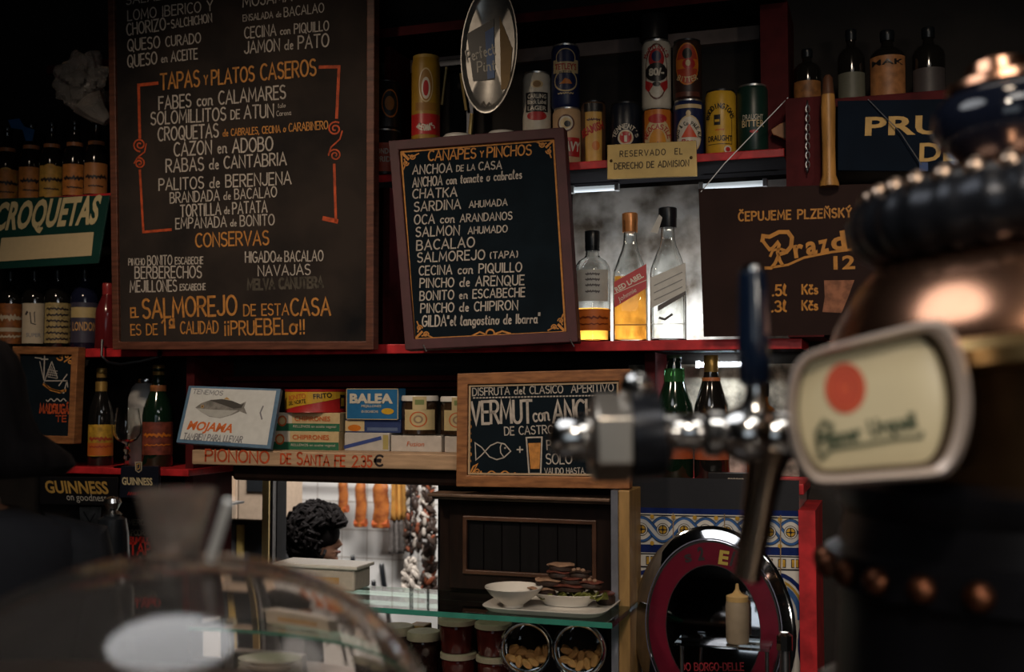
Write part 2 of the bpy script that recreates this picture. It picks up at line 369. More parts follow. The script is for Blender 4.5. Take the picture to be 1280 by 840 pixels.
def spiral(cx, cy, r, a0, turns, n=22, shrink=.2, sgn=1):
    return [(cx + r * (1 - (1 - shrink) * i / n) * cos(R_(a0 + sgn * 360 * turns * i / n)), cy + r * (1 - (1 - shrink) * i / n) * sin(R_(a0 + sgn * 360 * turns * i / n))) for i in range(n + 1)]
_tc = {}
def type_mesh(s, bold):
    if (s, bold) not in _tc:
        c = bpy.data.curves.new('t', 'FONT'); c.body = s; c.size = 1; c.offset = bold; c.resolution_u = 3
        o = bpy.data.objects.new('t', c); COL.objects.link(o); bpy.context.view_layer.update()
        me = o.evaluated_get(bpy.context.evaluated_depsgraph_get()).to_mesh()
        vs = [(v.co.x, v.co.y) for v in me.vertices]; fs = [tuple(p.vertices) for p in me.polygons]
        bpy.data.objects.remove(o); bpy.data.curves.remove(c); _tc[(s, bold)] = (vs, fs)
    return _tc[(s, bold)]
def typed(b, s, mp_, a, c, cap, bold=.02, slant=0, off=.0008, curve=None):
    vs, fs = type_mesh(s, bold)
    if not vs: return
    x0 = min(v[0] for v in vs); x1 = max(v[0] for v in vs); L = math.hypot(c[0] - a[0], c[1] - a[1]); dx, dy = (c[0] - a[0]) / L, (c[1] - a[1]) / L
    k = L / (x1 - x0); ky = cap / .73; out = []
    for x, y in vs:
        lx = (x - x0) * k + slant * y * ky; ly = y * ky
        if curve: ly += curve * (1 - (2 * lx / L - 1) ** 2)
        out.append(mp_(a[0] + dx * lx - dy * ly, a[1] + dy * lx + dx * ly, off))
    b.add(out, fs)
def tline(b, pl, s, p0, p1, cap, **k):
    a, c = pl.uv(*p0), pl.uv(*p1); m = math.hypot(c[0] - a[0], c[1] - a[1]) / math.hypot(p1[0] - p0[0], p1[1] - p0[1])
    if k.get('curve'): k['curve'] *= m
    typed(b, s, pl, a, c, cap * m, **k)
def rect(b, mp_, u0, u1, v0, v1, off=.0005, n=10, th=0):
    vs = [mp_(u0 + (u1 - u0) * i / n, v, off) for v in (v0, v1) for i in range(n + 1)]
    b.add(vs, [(i, i + 1, n + 2 + i, n + 1 + i) for i in range(n)])
def ell(b, mp_, cu_, cv, ru, rv, off=.0006, n=24, m=4, ring=0):
    vs = []; fs = []; R0 = ring
    for j in range(m + 1):
        k = R0 + (1 - R0) * j / m
        for i in range(n): a = 2 * pi * i / n; vs.append(mp_(cu_ + ru * k * cos(a), cv + rv * k * sin(a), off))
    for j in range(m):
        for i in range(n): i2 = (i + 1) % n; fs.append((j * n + i, j * n + i2, (j + 1) * n + i2, (j + 1) * n + i))
    b.add(vs, fs)
def polyf(b, mp_, uv, off=.0007):
    if isinstance(mp_, Cyl):      # follow the curve: rings towards the middle
        q = []
        for (a, c), (a2, c2) in zip(uv, uv[1:] + uv[:1]): q += [(a + (a2 - a) * k / 5, c + (c2 - c) * k / 5) for k in range(5)]
        cx_ = sum(p[0] for p in uv) / len(uv); cy_ = sum(p[1] for p in uv) / len(uv); n = len(q); vs = [mp_(cx_ + (x - cx_) * f, cy_ + (y - cy_) * f, off) for f in (1, .8, .6, .4, .2, 0) for x, y in q]
        return b.add(vs, [(j * n + i, j * n + (i + 1) % n, (j + 1) * n + (i + 1) % n, (j + 1) * n + i) for j in range(5) for i in range(n)])
    b.add([mp_(u, v, off) for u, v in uv], [tuple(range(len(uv)))])
def ppoly(b, pl, pts, off=.0007): polyf(b, pl, [pl.uv(*p) for p in pts], off)
def slab(b, pl, uv, t0, t1):   # plate between offsets t0 (front) and t1 (back)
    b.prism([pl(u, v, t0) for u, v in uv], [pl(u, v, t1) for u, v in uv])
def inset(uv, w):
    n = len(uv); out = []
    for i in range(n):
        p0, p1, p2 = V(uv[i - 1]), V(uv[i]), V(uv[(i + 1) % n]); a = (p1 - p0).normalized(); c = (p2 - p1).normalized()
        na, nc = V((-a.y, a.x)), V((-c.y, c.x)); s = (na + nc); s = s / s.dot(na); cen = sum((V(q) for q in uv), V((0, 0))) / n
        q = p1 + s * w
        if (q - cen).length > (p1 - cen).length: q = p1 - s * w
        out.append((q.x, q.y))
    return out
def frame(b, pl, uv, w, t0, t1):
    i_ = inset(uv, w); n = len(uv)
    L = [[pl(u, v, t1) for u, v in uv], [pl(u, v, t0) for u, v in uv], [pl(u, v, t0) for u, v in i_], [pl(u, v, t1) for u, v in i_]]
    b.rings(L, closed=True)
    return i_
def lines(t_, pl, rows, m_, nm='text_line', **k):   # every painted line its own part
    for s_, a, c, h in rows: b_ = B(); line(b_, pl, s_, a, c, h, **k); b_.build(nm, m_, t_)
def marks(t_, pl, rows, m_, nm='painted_mark'):
    for q in rows: b_ = B(); stroke(b_, pl, *q); b_.build(nm, m_, t_)
def board(name, corners, Yt, Yb, fw_px, fmat, bmat, label, cat='sign', th=.022, group=None):
    pl = Plane(corners, Yt, Yb); m = mp(corners[0][0], Yt)
    t = thing(name, (pl(*pl.c[3]) + pl(*pl.c[2])) / 2, label, cat, group)
    b = B(); inn = frame(b, pl, pl.c, fw_px * m, .008, -th); b.build('frame', fmat, t, smooth=False, bevel=.002)
    b = B(); slab(b, pl, inset(pl.c, fw_px * m * .8), 0, -th * .8); b.build('panel', bmat, t, smooth=False)
    return t, pl, inn
# ------------------------------------------------------------------ the setting
YF, YB = 2.53, 2.745
z_top = zz(50, 83, YF); z_up = zz(890, 191, YF); z_mid = zz(770, 426, YF)
z_ll = zz(120, 584, YF); z_lr = zz(880, 602, YF); z_pi = zz(400, 565, 2.45); z_gl = zz(605, 768, 2.22); z_low = zz(600, 872, 2.32)
xa, xb = xx(246, YB), xx(548, YB)            # the hatch into the kitchen
zh = zz(400, 598, YB); zl = z_low - .03
b = B()
b.box(-2.9, 1.9, YB, YB + .06, zh, 3.0); b.box(-2.9, xa, YB, YB + .06, 0, zh); b.box(xb, 1.9, YB, YB + .06, 0, zh); b.box(xa, xb, YB, YB + .06, 0, zl)
struct(b, 'wall_back', dark_wall)
struct(B().box(-2.9, 1.9, -3.2, 4.4, -.06, 0), 'floor', plaster)
struct(B().box(-2.9, 1.9, -3.2, 4.4, 3.0, 3.06), 'ceiling', plaster)
struct(B().box(-2.96, -2.9, -3.2, 4.4, 0, 3.0), 'wall_left', plaster)
struct(B().box(1.9, 1.96, -3.2, 4.4, 0, 3.0), 'wall_right', plaster)
b = B(); b.box(-2.9, -.4, -3.26, -3.2, 0, 3); b.box(1.4, 1.9, -3.26, -3.2, 0, 3); b.box(-.4, 1.4, -3.26, -3.2, 0, 1.05); b.box(-.4, 1.4, -3.26, -3.2, 2.45, 3)
struct(b, 'wall_front', plaster)
b = B(); pl = Flat((.5, -3.2, 1.05), (1, 0, 0), (0, 0, 1)); frame(b, pl, [(-.9, 0), (.9, 0), (.9, 1.4), (-.9, 1.4)], .06, .02, -.05)
b.box(.48, .52, -3.24, -3.2, 1.1, 2.4); b.box(-.35, 1.35, -3.24, -3.2, 1.72, 1.76)
struct(b, 'window_1', wood_dark)
# white tiled kitchen wall seen through the hatch
b = B(); use(b, white_tile); b.box(-2.9, .6, 4.3, 4.36, 0, 3.0)
gr = cm((.42, .38, .34), .8); use(b, gr); K = Flat((0, 4.3, 0), (1, 0, 0), (0, 0, 1))
for k in range(-24, 4): ribbon(b, [(k * .115, .6), (k * .115, 2.6)], .004, K, .001, 9)
for k in range(18): ribbon(b, [(-2.85, .7 + k * .115), (.5, .7 + k * .115)], .004, K, .001, 9)
o = b.build('wall_kitchen', b.mats, smooth=False); o['kind'] = 'structure'
struct(B().box(xb + .25, xb + .3, 2.81, 4.3, 0, 3), 'trim_1', plaster)

under_shade = mat('shaded_underside', (.008, .007, .008), .9, noise=.4, nscale=10, spec=.1)  # near-black colour carries the shade under the shelves
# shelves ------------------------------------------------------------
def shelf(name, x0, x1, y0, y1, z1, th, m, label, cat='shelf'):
    b_ = B(); b_.box(x0, x1, y0, y1, z1 - th, z1); b_.m[0] = 1      # shade of the underside put into its colour
    return tag(b_.build(name, [m, under_shade], smooth=False, bevel=.002), label, cat)
pm = mp(800, YF)
xL = -2.2
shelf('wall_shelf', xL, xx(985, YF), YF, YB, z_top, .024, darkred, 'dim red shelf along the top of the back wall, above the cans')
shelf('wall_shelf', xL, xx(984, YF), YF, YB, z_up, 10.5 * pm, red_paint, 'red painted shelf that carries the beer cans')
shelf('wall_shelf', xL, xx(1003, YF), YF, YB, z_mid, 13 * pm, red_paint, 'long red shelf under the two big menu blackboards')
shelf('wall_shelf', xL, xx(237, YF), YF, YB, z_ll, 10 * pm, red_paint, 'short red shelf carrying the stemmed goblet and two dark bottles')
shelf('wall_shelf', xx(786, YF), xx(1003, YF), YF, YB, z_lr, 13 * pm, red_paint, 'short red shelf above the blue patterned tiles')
# pale strip along the back under the top shelf
struct(B().box(xL, xx(955, YB), YB - .02, YB, z_top - .058, z_top - .0241), 'trim_2', mat('old_white_paint', (.30, .22, .19), .7, noise=.4, nscale=12))
# uprights between the shelf bays
def upright(name, p0, p1, Y0, z0, z1, m): struct(B().box(xx(p0, Y0), xx(p1, Y0), Y0, YB, z0, z1), name, m)
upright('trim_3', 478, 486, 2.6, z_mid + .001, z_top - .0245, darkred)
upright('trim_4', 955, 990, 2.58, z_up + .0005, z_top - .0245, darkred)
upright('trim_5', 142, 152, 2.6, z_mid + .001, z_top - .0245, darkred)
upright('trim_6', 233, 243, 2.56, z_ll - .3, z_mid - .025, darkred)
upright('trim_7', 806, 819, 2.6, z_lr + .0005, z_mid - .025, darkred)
upright('trim_8', 996, 1017, 2.495, 0, zz(1005, 638, 2.495), red_paint)
b = B()
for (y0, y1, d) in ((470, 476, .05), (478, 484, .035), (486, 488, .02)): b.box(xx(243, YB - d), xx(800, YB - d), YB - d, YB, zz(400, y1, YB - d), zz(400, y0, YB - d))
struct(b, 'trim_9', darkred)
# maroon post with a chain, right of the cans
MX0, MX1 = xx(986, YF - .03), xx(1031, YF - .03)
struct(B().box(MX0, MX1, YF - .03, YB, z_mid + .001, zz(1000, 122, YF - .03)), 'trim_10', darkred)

# lower right: patterned tiles ------------------------------------------
TY = 2.515; tx0, tx1 = xx(786, TY), xx(997, TY)
tw = mat('glazed_white_tile', (.62, .60, .56), .2, noise=.1, nscale=20); tn = mat('tile_navy', (.012, .025, .13), .2, noise=.3, nscale=40)
tb = mat('tile_blue', (.05, .13, .34), .2, noise=.3, nscale=40); ty = mat('tile_yellow', (.55, .33, .05), .25, noise=.3, nscale=40); tk = cm((.012, .012, .02), .3); tg = cm((.50, .51, .52), .3)
b = B(); use(b, tw); b.box(tx0, tx1, TY, YB, .3, z_lr - .024)
T = Plane([(790, 640), (995, 640), (995, 838), (790, 838)], TY)
m1 = mp(890, TY)
def Tp(px, py): return T.uv(px, py + (px - 790) * .022)
def tband(y0, y1, m): use(b, m); polyf(b, T, [Tp(783, y0), Tp(999, y0), Tp(999, y1), Tp(783, y1)], .0006)
def tline_(pts, w, m, off=.001): use(b, m); ribbon(b, [Tp(*p) for p in pts], w * m1, T, off, .5)
tband(596, 634, cm((.008, .009, .014), .6)); tband(634, 641, tn); tband(680, 690, tn); tband(691, 692.5, tk); tband(707, 709, tk); tband(642.5, 644, tk)
for s_, mm, w_, of in ((1, tk, 12.5, .0012), (1, tb, 11, .0016), (1, tw, 5, .002), (-1, tk, 12.5, .0024), (-1, tb, 11, .0028), (-1, tg, 5, .0032)):
    tline_([(786 + k * 2, 661 + s_ * 10.5 * sin((786 + k * 2 - 789) / 26.6 * pi)) for k in range(107)], w_, mm, of)
for k in range(8):
    cx_ = 802.3 + 26.6 * k
    for r, mm, of in ((8.2, tk, .0034), (7.4, tw, .0036), (6, tk, .0038), (5.0, ty, .004), (1.6, tk, .0046)):
        use(b, mm); c = Tp(cx_, 661); ell(b, T, c[0], c[1], r * m1, r * m1, of, 16, 1)
    tline_([(cx_ - 5, 661), (cx_ + 5, 661)], 1.2, tk, .0044); tline_([(cx_, 656), (cx_, 666)], 1.2, tk, .0044)
    for yy in (645, 678): use(b, ty); c = Tp(cx_ + 13.3, yy); ell(b, T, c[0], c[1], 2.8 * m1, 2.8 * m1, .0042, 8, 1)
for k in range(13):
    x0 = 792 + k * 16.5
    use(b, tk); polyf(b, T, [Tp(x0 - 1, 694.5), Tp(x0 + 9, 694.5), Tp(x0 + 9, 705.5), Tp(x0 - 1, 705.5)], .0012)
    use(b, ty); polyf(b, T, [Tp(x0, 695.5), Tp(x0 + 8, 695.5), Tp(x0 + 8, 704.5), Tp(x0, 704.5)], .0016)
    tline_([(x0 + 4, 694), (x0 + 4, 706)], 1.5, tw, .002)
for k in range(3):
    cx_ = 815 + 76 * k
    for r, mm, w_ in ((44, tn, 5), (38, ty, 3), (33, tb, 6), (25, tk, 1.5), (20, ty, 5), (13, tn, 3)):
        tline_([(cx_ + r * cos(R_(a)), 768 - 1.25 * r * sin(R_(a))) for a in range(0, 181, 12)], w_, mm, .0012 + r * 1e-5)
    for sgn in (-1, 1):
        tline_([(cx_ + sgn * 38, 712 + q * 2) for q in range(12)], 6, ty, .002)
        tline_([(cx_ + sgn * (38 - 4 * sin(q / 3)), 772 + q * 6) for q in range(12)], 7, tn, .002); tline_([(cx_ + sgn * 20, 775 + q * 6) for q in range(11)], 5, ty, .002)
for xv in (842, 906, 976): tline_([(xv, 640), (xv, 838)], 1.3, cm((.25, .17, .09), .8), .005)
o = b.build('wall_tiles', b.mats, smooth=False); o['kind'] = 'structure'

c1_ = xx(765, 2.47)
# counters ---------------------------------------------------------------
tag(B().box(-1.25, 1.1, .42, 1.125, 1.165, 1.20).build('bar_counter', mat('dark_counter_top', (.03, .018, .012), .3, noise=.4, nscale=8), smooth=False, bevel=.006), 'dark bar counter under the glass dome and the beer tap', 'counter')
bt = thing('back_counter', ((xx(400, 2.4) + xx(770, 2.3)) / 2, 2.45, 0), 'steel topped back counter under the stacked jars and biscuit jars', 'counter')
b = B(); b.box(xx(200, 2.2), xx(776, 2.2), 2.16, 2.395, z_low - .035, z_low); b.box(xx(200, 2.2), c1_ - .001, 2.395, YB - .001, z_low - .035, z_low); b.build('worktop', steel, bt, smooth=False, bevel=.004)
b = B(); b.box(xx(200, 2.24), xx(770, 2.24), 2.2, 2.39, 0, z_low - .035); b.box(xx(200, 2.24), c1_ - .002, 2.39, YB - .002, 0, z_low - .035); b.build('cabinet_body', wood_dark, bt, smooth=False)
# glass shelf over it
b = B(); g = Plane([(200, 740), (764, 765), (764, 790), (200, 760)], 2.22)
gx0, gx1 = xx(230, 2.22), xx(764, 2.22)
gs = thing('glass_shelf', ((gx0 + gx1) / 2, 2.35, z_gl), 'green edged glass shelf holding the white dishes and snacks', 'shelf')
B().box(gx0, gx1, 2.22, 2.462, z_gl - .011, z_gl).build('glass_plate', glass_green, gs, smooth=False, bevel=.001)
b = B(); b.box(gx0, gx1, 2.2185, 2.2199, z_gl - .011, z_gl); b.build('polished_edge', glass_edge, gs, smooth=False)
for x_ in (gx0 + .01, gx1 - .015):
    B().lathe([(.006, z_low), (.006, z_gl - .0112)], (x_, 2.44, 0), 12).build('support_rod', steel, gs)
# dark panelled cupboard --------------------------------------------------
CY = 2.47
c0, c1 = xx(548, CY), xx(765, CY); ct, cb = zz(660, 622, CY), z_low
cp = thing('panelled_cupboard', ((c0 + c1) / 2, CY + .1, cb), 'dark brown panelled wooden cupboard behind the tray of snacks', 'cupboard')
B().box(c0, c1, CY + .012, YB - .001, cb, ct).build('carcass', wood_dark, cp, smooth=False)
b = B()
b.box(c0 - .008, c1 + .004, CY - .045, CY + .03, ct, ct + 4 * mp(660, CY)); b.box(c0 - .004, c1 + .002, CY - .028, CY + .03, ct - 4 * mp(660, CY), ct)
b.build('cornice', mat('worn_cornice', (.22, .13, .085), .45, noise=.5, nscale=20), cp, smooth=False, bevel=.002)
d0, d1 = xx(562, CY), xx(764, CY); dt, db = zz(660, 628, CY), z_gl + .004
D = Flat(((d0 + d1) / 2, CY, 0), (1, 0, 0), (0, 0, 1)); w2 = (d1 - d0) / 2
b = B(); i_ = frame(b, D, [(-w2, db), (w2, db), (w2, dt), (-w2, dt)], 21 * mp(660, CY), 0, -.012); dr = b.build('door', wood_dark, cp, smooth=False, bevel=.002)
b = B()
n_ = 7
for k in range(n_):
    x0 = i_[0][0] + (i_[1][0] - i_[0][0]) * k / n_; x1 = i_[0][0] + (i_[1][0] - i_[0][0]) * (k + 1) / n_
    b.box(D(x0, 0).x + .0012, D(x1, 0).x - .0012, CY + .006, CY + .0115, i_[0][1], i_[2][1])
b.build('plank_panel', mat('dark_planks', (.005, .004, .005), .6, spec=.2, noise=.5, nscale=8, stretch=(8, 8, 1)), dr, smooth=False, bevel=.0012)
b = B(); frame(b, D, inset([(-w2, db), (w2, db), (w2, dt), (-w2, dt)], 19 * mp(660, CY)), .010, .005, -.004); b.build('moulding', mat('worn_moulding', (.10, .045, .026), .4, noise=.5, nscale=16), dr, smooth=False, bevel=.002)
# pale post between cupboard and tiles
PY = 2.40
b = B().box(xx(772, PY), xx(786, PY), PY, TY, 0, zz(775, 613, PY)); struct(b, 'trim_11', mat('cream_post', (.42, .25, .09), .5, noise=.35, nscale=12, stretch=(4, 4, 1)), .002)
struct(B().box(xx(763.5, PY), xx(772, PY), PY - .004, PY + .05, z_low, zz(775, 613, PY)), 'trim_12', mat('bluish_steel_edge', (.42, .44, .52), .3, metal=.7, noise=.2, nscale=30))
# dark mullion in the hatch
struct(B().box(xx(346, 2.78), xx(355, 2.78), 2.75, 2.80, z_low, zh), 'trim_13', blackmetal)
struct(B().box(xx(342.5, 2.74), xx(345, 2.74), 2.73, 2.75, z_low, zh), 'trim_14', steel)

# ------------------------------------------------------------------ painted display shelf with cans
sp0, sp1 = xx(241, 2.45), xx(574, 2.45); th = 19 * mp(400, 2.45)
ps = thing('display_shelf', ((sp0 + sp1) / 2, 2.6, z_pi - th), 'cream painted wooden shelf with red lettering and a price, under the tinned fish', 'shelf')
B().box(sp0, sp1, 2.45, YB - .002, z_pi - th, z_pi).build('shelf_board', wood_pion, ps, smooth=False, bevel=.003)
b = B(); b.box(sp0 + .1, sp1, 2.475, YB - .003, z_pi - th - 20 * mp(400, 2.45), z_pi - th); b.build('underside_moulding', wood_dark, ps, smooth=False, bevel=.008)
S_ = Plane([(241, 564), (574, 566), (574, 586), (241, 582)], 2.45)
b = B(); line(b, S_, 'PIONONO', (257, 576), (336, 579), 12.5, wt=.17)
b.build('lettering', redorange, ps); b = B(); line(b, S_, [('DE', .9), (' S', 1.1), ('ANTA', .9), (' FE', .95)], (351, 579.5), (431, 583), 12, wt=.17); b.build('lettering', redorange, ps); b = B(); line(b, S_, '2.35', (441, 583), (465, 583.5), 12, wt=.17)
b.build('lettering', redorange, ps)
b = B(); line(b, S_, '€', (468, 582), (479, 582.5), 12, wt=.2); b.build('euro_sign', cm((.03, .02, .02)), ps)
# ------------------------------------------------------------------ big menu blackboard
t, pl, inn = board('menu_blackboard', [(136, -60), (470, -60), (468.5, 437), (143, 437)], 2.43, 2.485, 10, wood_brown, board_blk,
                   'largest blackboard with long tapas menu in cream, orange and red chalk lettering')
WL = [  # (runs, start, end, cap height) of the cream lines
 ('SALAZONES', (158, 6), (240, -6), 11), ([('LOMO IBERICO Y', 1)], (160, 26), (266, 13), 12), ([('CHORIZO-', 1), ('SALCHICHON', .7)], (159, 44.5), (265, 28), 14),
 ([('QUESO ', 1), ('CURADO', .85)], (160, 64), (251, 53.5), 13.5), ([('QUESO', 1), (' en ', .7), ('ACEITE', .85)], (160, 84), (247, 73.5), 14),
 ('MOJAMA', (304, 9), (365, 1), 13), ([('ENSALADA ', .7), ('de ', .6), ('BACALAO', 1)], (304, 27), (405, 15), 11),
 ([('CECINA', 1), (' con ', .7), ('PIQUILLO', .85)], (306, 48), (411, 38), 13.5), ([('JAMON', .92), (' de ', .75), ('PATO', 1)], (306, 67), (411, 58), 15.5),
 ([('FABES', 1), (' con ', .95), ('CALAMARES', 1)], (199, 137), (357, 123), 15.5), ([('SOLOMILLITOS', 1), (' DE ', .7), ('ATUN', 1)], (189, 156), (342, 146), 15),
 ('lalo', (348, 135), (357, 134), 5), ('Carena', (346, 145), (364, 143.5), 6),
 ('CROQUETAS', (198, 176), (273, 171), 15.5), ([('CAZON', 1), (' en ', .85), ('ADOBO', 1)], (218, 195), (341, 188), 16), ([('RABAS', 1), (' de ', .8), ('CANTABRIA', .92)], (208, 215.5), (358, 206), 15.5),
 ([('PALITOS', 1), (' de ', .9), ('BERENJENA', 1.02)], (199, 238), (364, 230), 14), ([('BRANDADA', 1), (' de ', .75), ('BACALAO', .95)], (213, 254), (346, 246), 12.5),
 ([('TORTILLA', 1), (' de ', .6), ('PATATA', .95)], (226, 271), (334, 265), 14), ([('EMPANADA', 1), (' de ', .65), ('BONITO', 1)], (220, 286), (343, 281), 12.5),
 ([('PINCHO ', .7), ('BONITO', 1), (' ESCABECHE', .72)], (161, 332), (254, 330), 11), ('BERBERECHOS', (169, 348), (252, 347), 13.5),
 ([('MEJILLONES', 1), (' ESCABECHE', .55)], (163, 365), (257, 363), 13), ([('HIGADO', 1), ('de ', .6), ('BACALAO', .95)], (307, 328), (404, 326), 13), ('NAVAJAS', (323, 345), (388, 343), 12.5)]
lines(t, pl, [(s_, a, c, h * .90) for s_, a, c, h in WL], chalk, wt=.125, gap=.17)
lines(t, pl, [([('TAPAS', 1.05), (' Y ', .6), ('PLATOS ', .95), ('CASEROS', 1.02)], (201, 112), (395, 94), 16.5), ('CONSERVAS', (245, 308.5), (336, 305.5), 14.5),
 ([('EL ', .5), ('SALMOREJO', 1)], (164, 398), (296, 393), 20), ('DE ESTA', (305, 394.5), (361, 393.5), 12), ('CASA', (364, 394.5), (413, 393.5), 18.5), ('ES DE', (164, 419), (197, 418), 11), ('1ª', (203, 418.5), (219, 418), 17), ('CALIDAD', (226, 417), (273, 416), 12.5),
 ([('¡¡PRU', 1), ('EBE', 1.12), ('L', 1), ('o', 1.3), ('!!', 1)], (281, 419), (381, 417), 15)], orange_paint, wt=.13)
lines(t, pl, [([('de ', 1), ('CABRALES, CECINA ', 1), ('o ', 1), ('CARABINERO', 1.15)], (279, 170.5), (410, 161), 7.5)], orange_paint, wt=.15)

b = B()
stroke(b, pl, [(197, 104), (173.5, 106.5), (175, 172)], 3.4); stroke(b, pl, spiral(175, 181, 8.5, 90, 1.6), 1.7); stroke(b, pl, spiral(174.5, 204, 7, 250, 1.6), 1.7)
stroke(b, pl, [(183, 180), (181, 190), (172, 197), (168, 204)], 1.7); stroke(b, pl, [(175, 213), (179.5, 290), (214, 287)], 3.2)
b.build('red_bracket', redorange, t); b = B()
stroke(b, pl, [(400, 84), (424, 83.5), (421, 147)], 3.6)
stroke(b, pl, spiral(419, 161, 9, -60, -1.6, sgn=1), 1.9); stroke(b, pl, [(428, 164), (425, 174), (414, 184), (411, 193)], 2); stroke(b, pl, spiral(419, 194, 8, 180, 1.6), 1.9)
stroke(b, pl, [(418, 206), (420, 277)], 3.6); stroke(b, pl, [(421, 276.5), (405, 273)], 5)
b.build('red_bracket', redorange, t)
b = B(); line(b, pl, 'MELVA CANUTERA', (310, 362), (404, 359), 11, wt=.25)
rr = random.Random(4)
b.build('wiped_lettering', chalk_dim, t)
for x_ in (200, 345, 432):
    pass

# ------------------------------------------------------------------ canapes blackboard
t, pl, inn = board('canape_blackboard', [(487, 177), (706, 160), (723.5, 428), (508, 438)], 2.50, 2.45, 13, wood_maroon, board_navy,
                   'tilted navy blackboard with cream list of canapes inside a thin orange border')
lines(t, pl, [
 ([('ANCHOA', 1.05), (' DE LA ', .68), ('CASA', .92)], (516, 218), (627, 211), 10.1), ([('ANCHOA', 1.1), (' con tomate o cabrales', 1)], (516, 234), (652, 223), 10.1),
 ('CHATKA', (516, 248), (571, 245.5), 10.6), ([('SARDINA', 1.1), ('  AHUMADA', .75)], (518, 264.5), (634, 257), 10.1), ([('OCA', 1.1), (' con ', 1), ('ARANDANOS', .88)], (518, 280.5), (640, 274.5), 10.1),
 ([('SALMON', 1.05), ('  AHUMADO', .75)], (520, 296), (634, 290.5), 10.6), ('BACALAO', (521, 313), (593, 308.5), 11.4), ([('SALMOREJO', 1.05), (' (TAPA)', .72)], (522, 328), (647, 322), 10.6),
 ([('CECINA', 1), (' con ', 1), ('PIQUILLO', 1)], (524, 344), (652, 339.5), 10.6), ([('PINCHO', 1), (' de ', 1), ('ARENQUE', 1.05)], (525, 359.5), (655, 356), 10.6),
 ([('BONITO', 1), (' en ', .9), ('ESCABECHE', .95)], (525, 375.5), (656, 370.5), 10.6), ([('PINCHO', 1), (' de ', .95), ('CHIPIRON', 1)], (526, 391), (647, 387), 10.6),
 ([('GILDA', 1.2), ('"', 1), ('el langostino de ', 1.05), ('Ibarra"', 1.0)], (528, 408), (675, 403.5), 10.6)], chalk, wt=.15, gap=.19)
b = B(); line(b, pl, [('CANAPES', 1), (' Y ', .6), ('PINCHOS', 1)], (535.5, 201), (664, 193.5), 12, wt=.15); b.build('orange_lettering', orange_paint, t)
b = B()
bc = [(501.5, 190), (692, 175), (707, 415), (518.5, 424)]
stroke(b, pl, bc + [bc[0]], 2.2)
for (cx_, cy_), (sx, sy) in zip(bc, ((1, 1), (-1, 1), (-1, -1), (1, -1))):
    stroke(b, pl, [(cx_ + sx * 2, cy_ + sy * 2), (cx_ + sx * 9, cy_ + sy * 9)], 3); stroke(b, pl, [(cx_ + sx * 22, cy_ + sy * 2), (cx_ + sx * 14, cy_ + sy * 6), (cx_ + sx * 9, cy_ + sy * 4)], 1.6)
    stroke(b, pl, [(cx_ + sx * 3, cy_ + sy * 22), (cx_ + sx * 6, cy_ + sy * 14), (cx_ + sx * 4, cy_ + sy * 9)], 1.6)
    stroke(b, pl, [(cx_ + sx * x, cy_ + sy * y) for x, y in spiral(14, 6, 3.6, 0, 1.3)], 1.5); stroke(b, pl, [(cx_ + sx * x, cy_ + sy * y) for x, y in spiral(6, 14, 3.6, 0, 1.3)], 1.5)
stroke(b, pl, spiral(613, 417, 5, 0, 1, shrink=1), 2); stroke(b, pl, [(590, 420), (600, 415), (607, 418)], 2); stroke(b, pl, [(620, 417), (628, 414), (638, 417)], 2)
b.build('orange_border', orange_paint, t)
for a, c in (((531, 432), (535, 440)), ((714, 425), (719, 434))):
    b = B(); b.tube([pl(*pl.uv(*a), .010), pl(*pl.uv(*c), .010)], .0018, 6); b.build('nail', steel, t)

# ------------------------------------------------------------------ vermouth blackboard
t, pl, inn = board('vermouth_blackboard', [(573, 467), (789, 461), (788, 611), (571.5, 608)], 2.425, 2.42, 14, wood_light, board_navy,
                   'blackboard in a light wood frame with fish and beer glass drawings behind the tap')
b = B(); frame(b, pl, inset(pl.c, 15 * mp(600, 2.42)), .004, .003, -.001); b.build('inner_bead', cm((.5, .36, .22)), t, smooth=False)
b = B()
b.v or None
lines(t, pl, [([('DISFRUTA', 1), (' del ', 1), ('CLASICO', 1), ('  APERITIVO', 1)], (591, 494.5), (767, 489), 9), ('DE CASTRO', (631, 544), (692, 541.5), 9.5), ('VALIDO HASTA.', (681, 592.5), (732, 592), 7)], chalk, wt=.14)
lines(t, pl, [('VERMUT', (590, 530), (665, 528), 26), ('con', (667, 527), (687, 525), 17), ('ANCHOA', (692, 528), (775, 525), 26), ('POR', (684, 562), (704, 561), 11), ('SOLO', (683, 580), (715, 579.5), 12)], chalk, wt=.125, gap=.14)
for k in range(44): ax = 592 + k * 4; stroke(b, pl, [(ax, 497.5 - k * .08), (ax + 1.8, 497.4 - k * .08)], 1.6)
fx = [(594, 553.5), (595, 575), (602, 569), (613, 557), (622, 553), (631, 555), (638.5, 564), (630, 572), (621, 574.5), (612, 571), (602, 559), (594, 553.5)]
b.build('dotted_line', chalk, t); b = B()
stroke(b, pl, fx, 1.4); stroke(b, pl, [(627, 554.5), (625.5, 559), (626, 566), (630, 571.5)], 1.2); stroke(b, pl, spiral(631.5, 560, .8, 0, 1, n=6, shrink=1), .8)
b.build('fish_drawing', chalk, t); b = B()
stroke(b, pl, [(646.5, 562), (653.5, 562)], 1.7); stroke(b, pl, [(650, 558.5), (650, 565.5)], 1.7)
b.build('plus_sign', chalk, t); b = B()
stroke(b, pl, [(658, 547), (661.5, 592), (676, 592), (677.5, 546.5), (658, 547)], 1.9)
b.build('glass_drawing', chalk, t)
b = B()
ppoly(b, pl, [(660.5, 554), (663.3, 586), (674.5, 586), (675.8, 553.5)], .0006); b.build('beer_drawing', orange_paint, t); b = B()
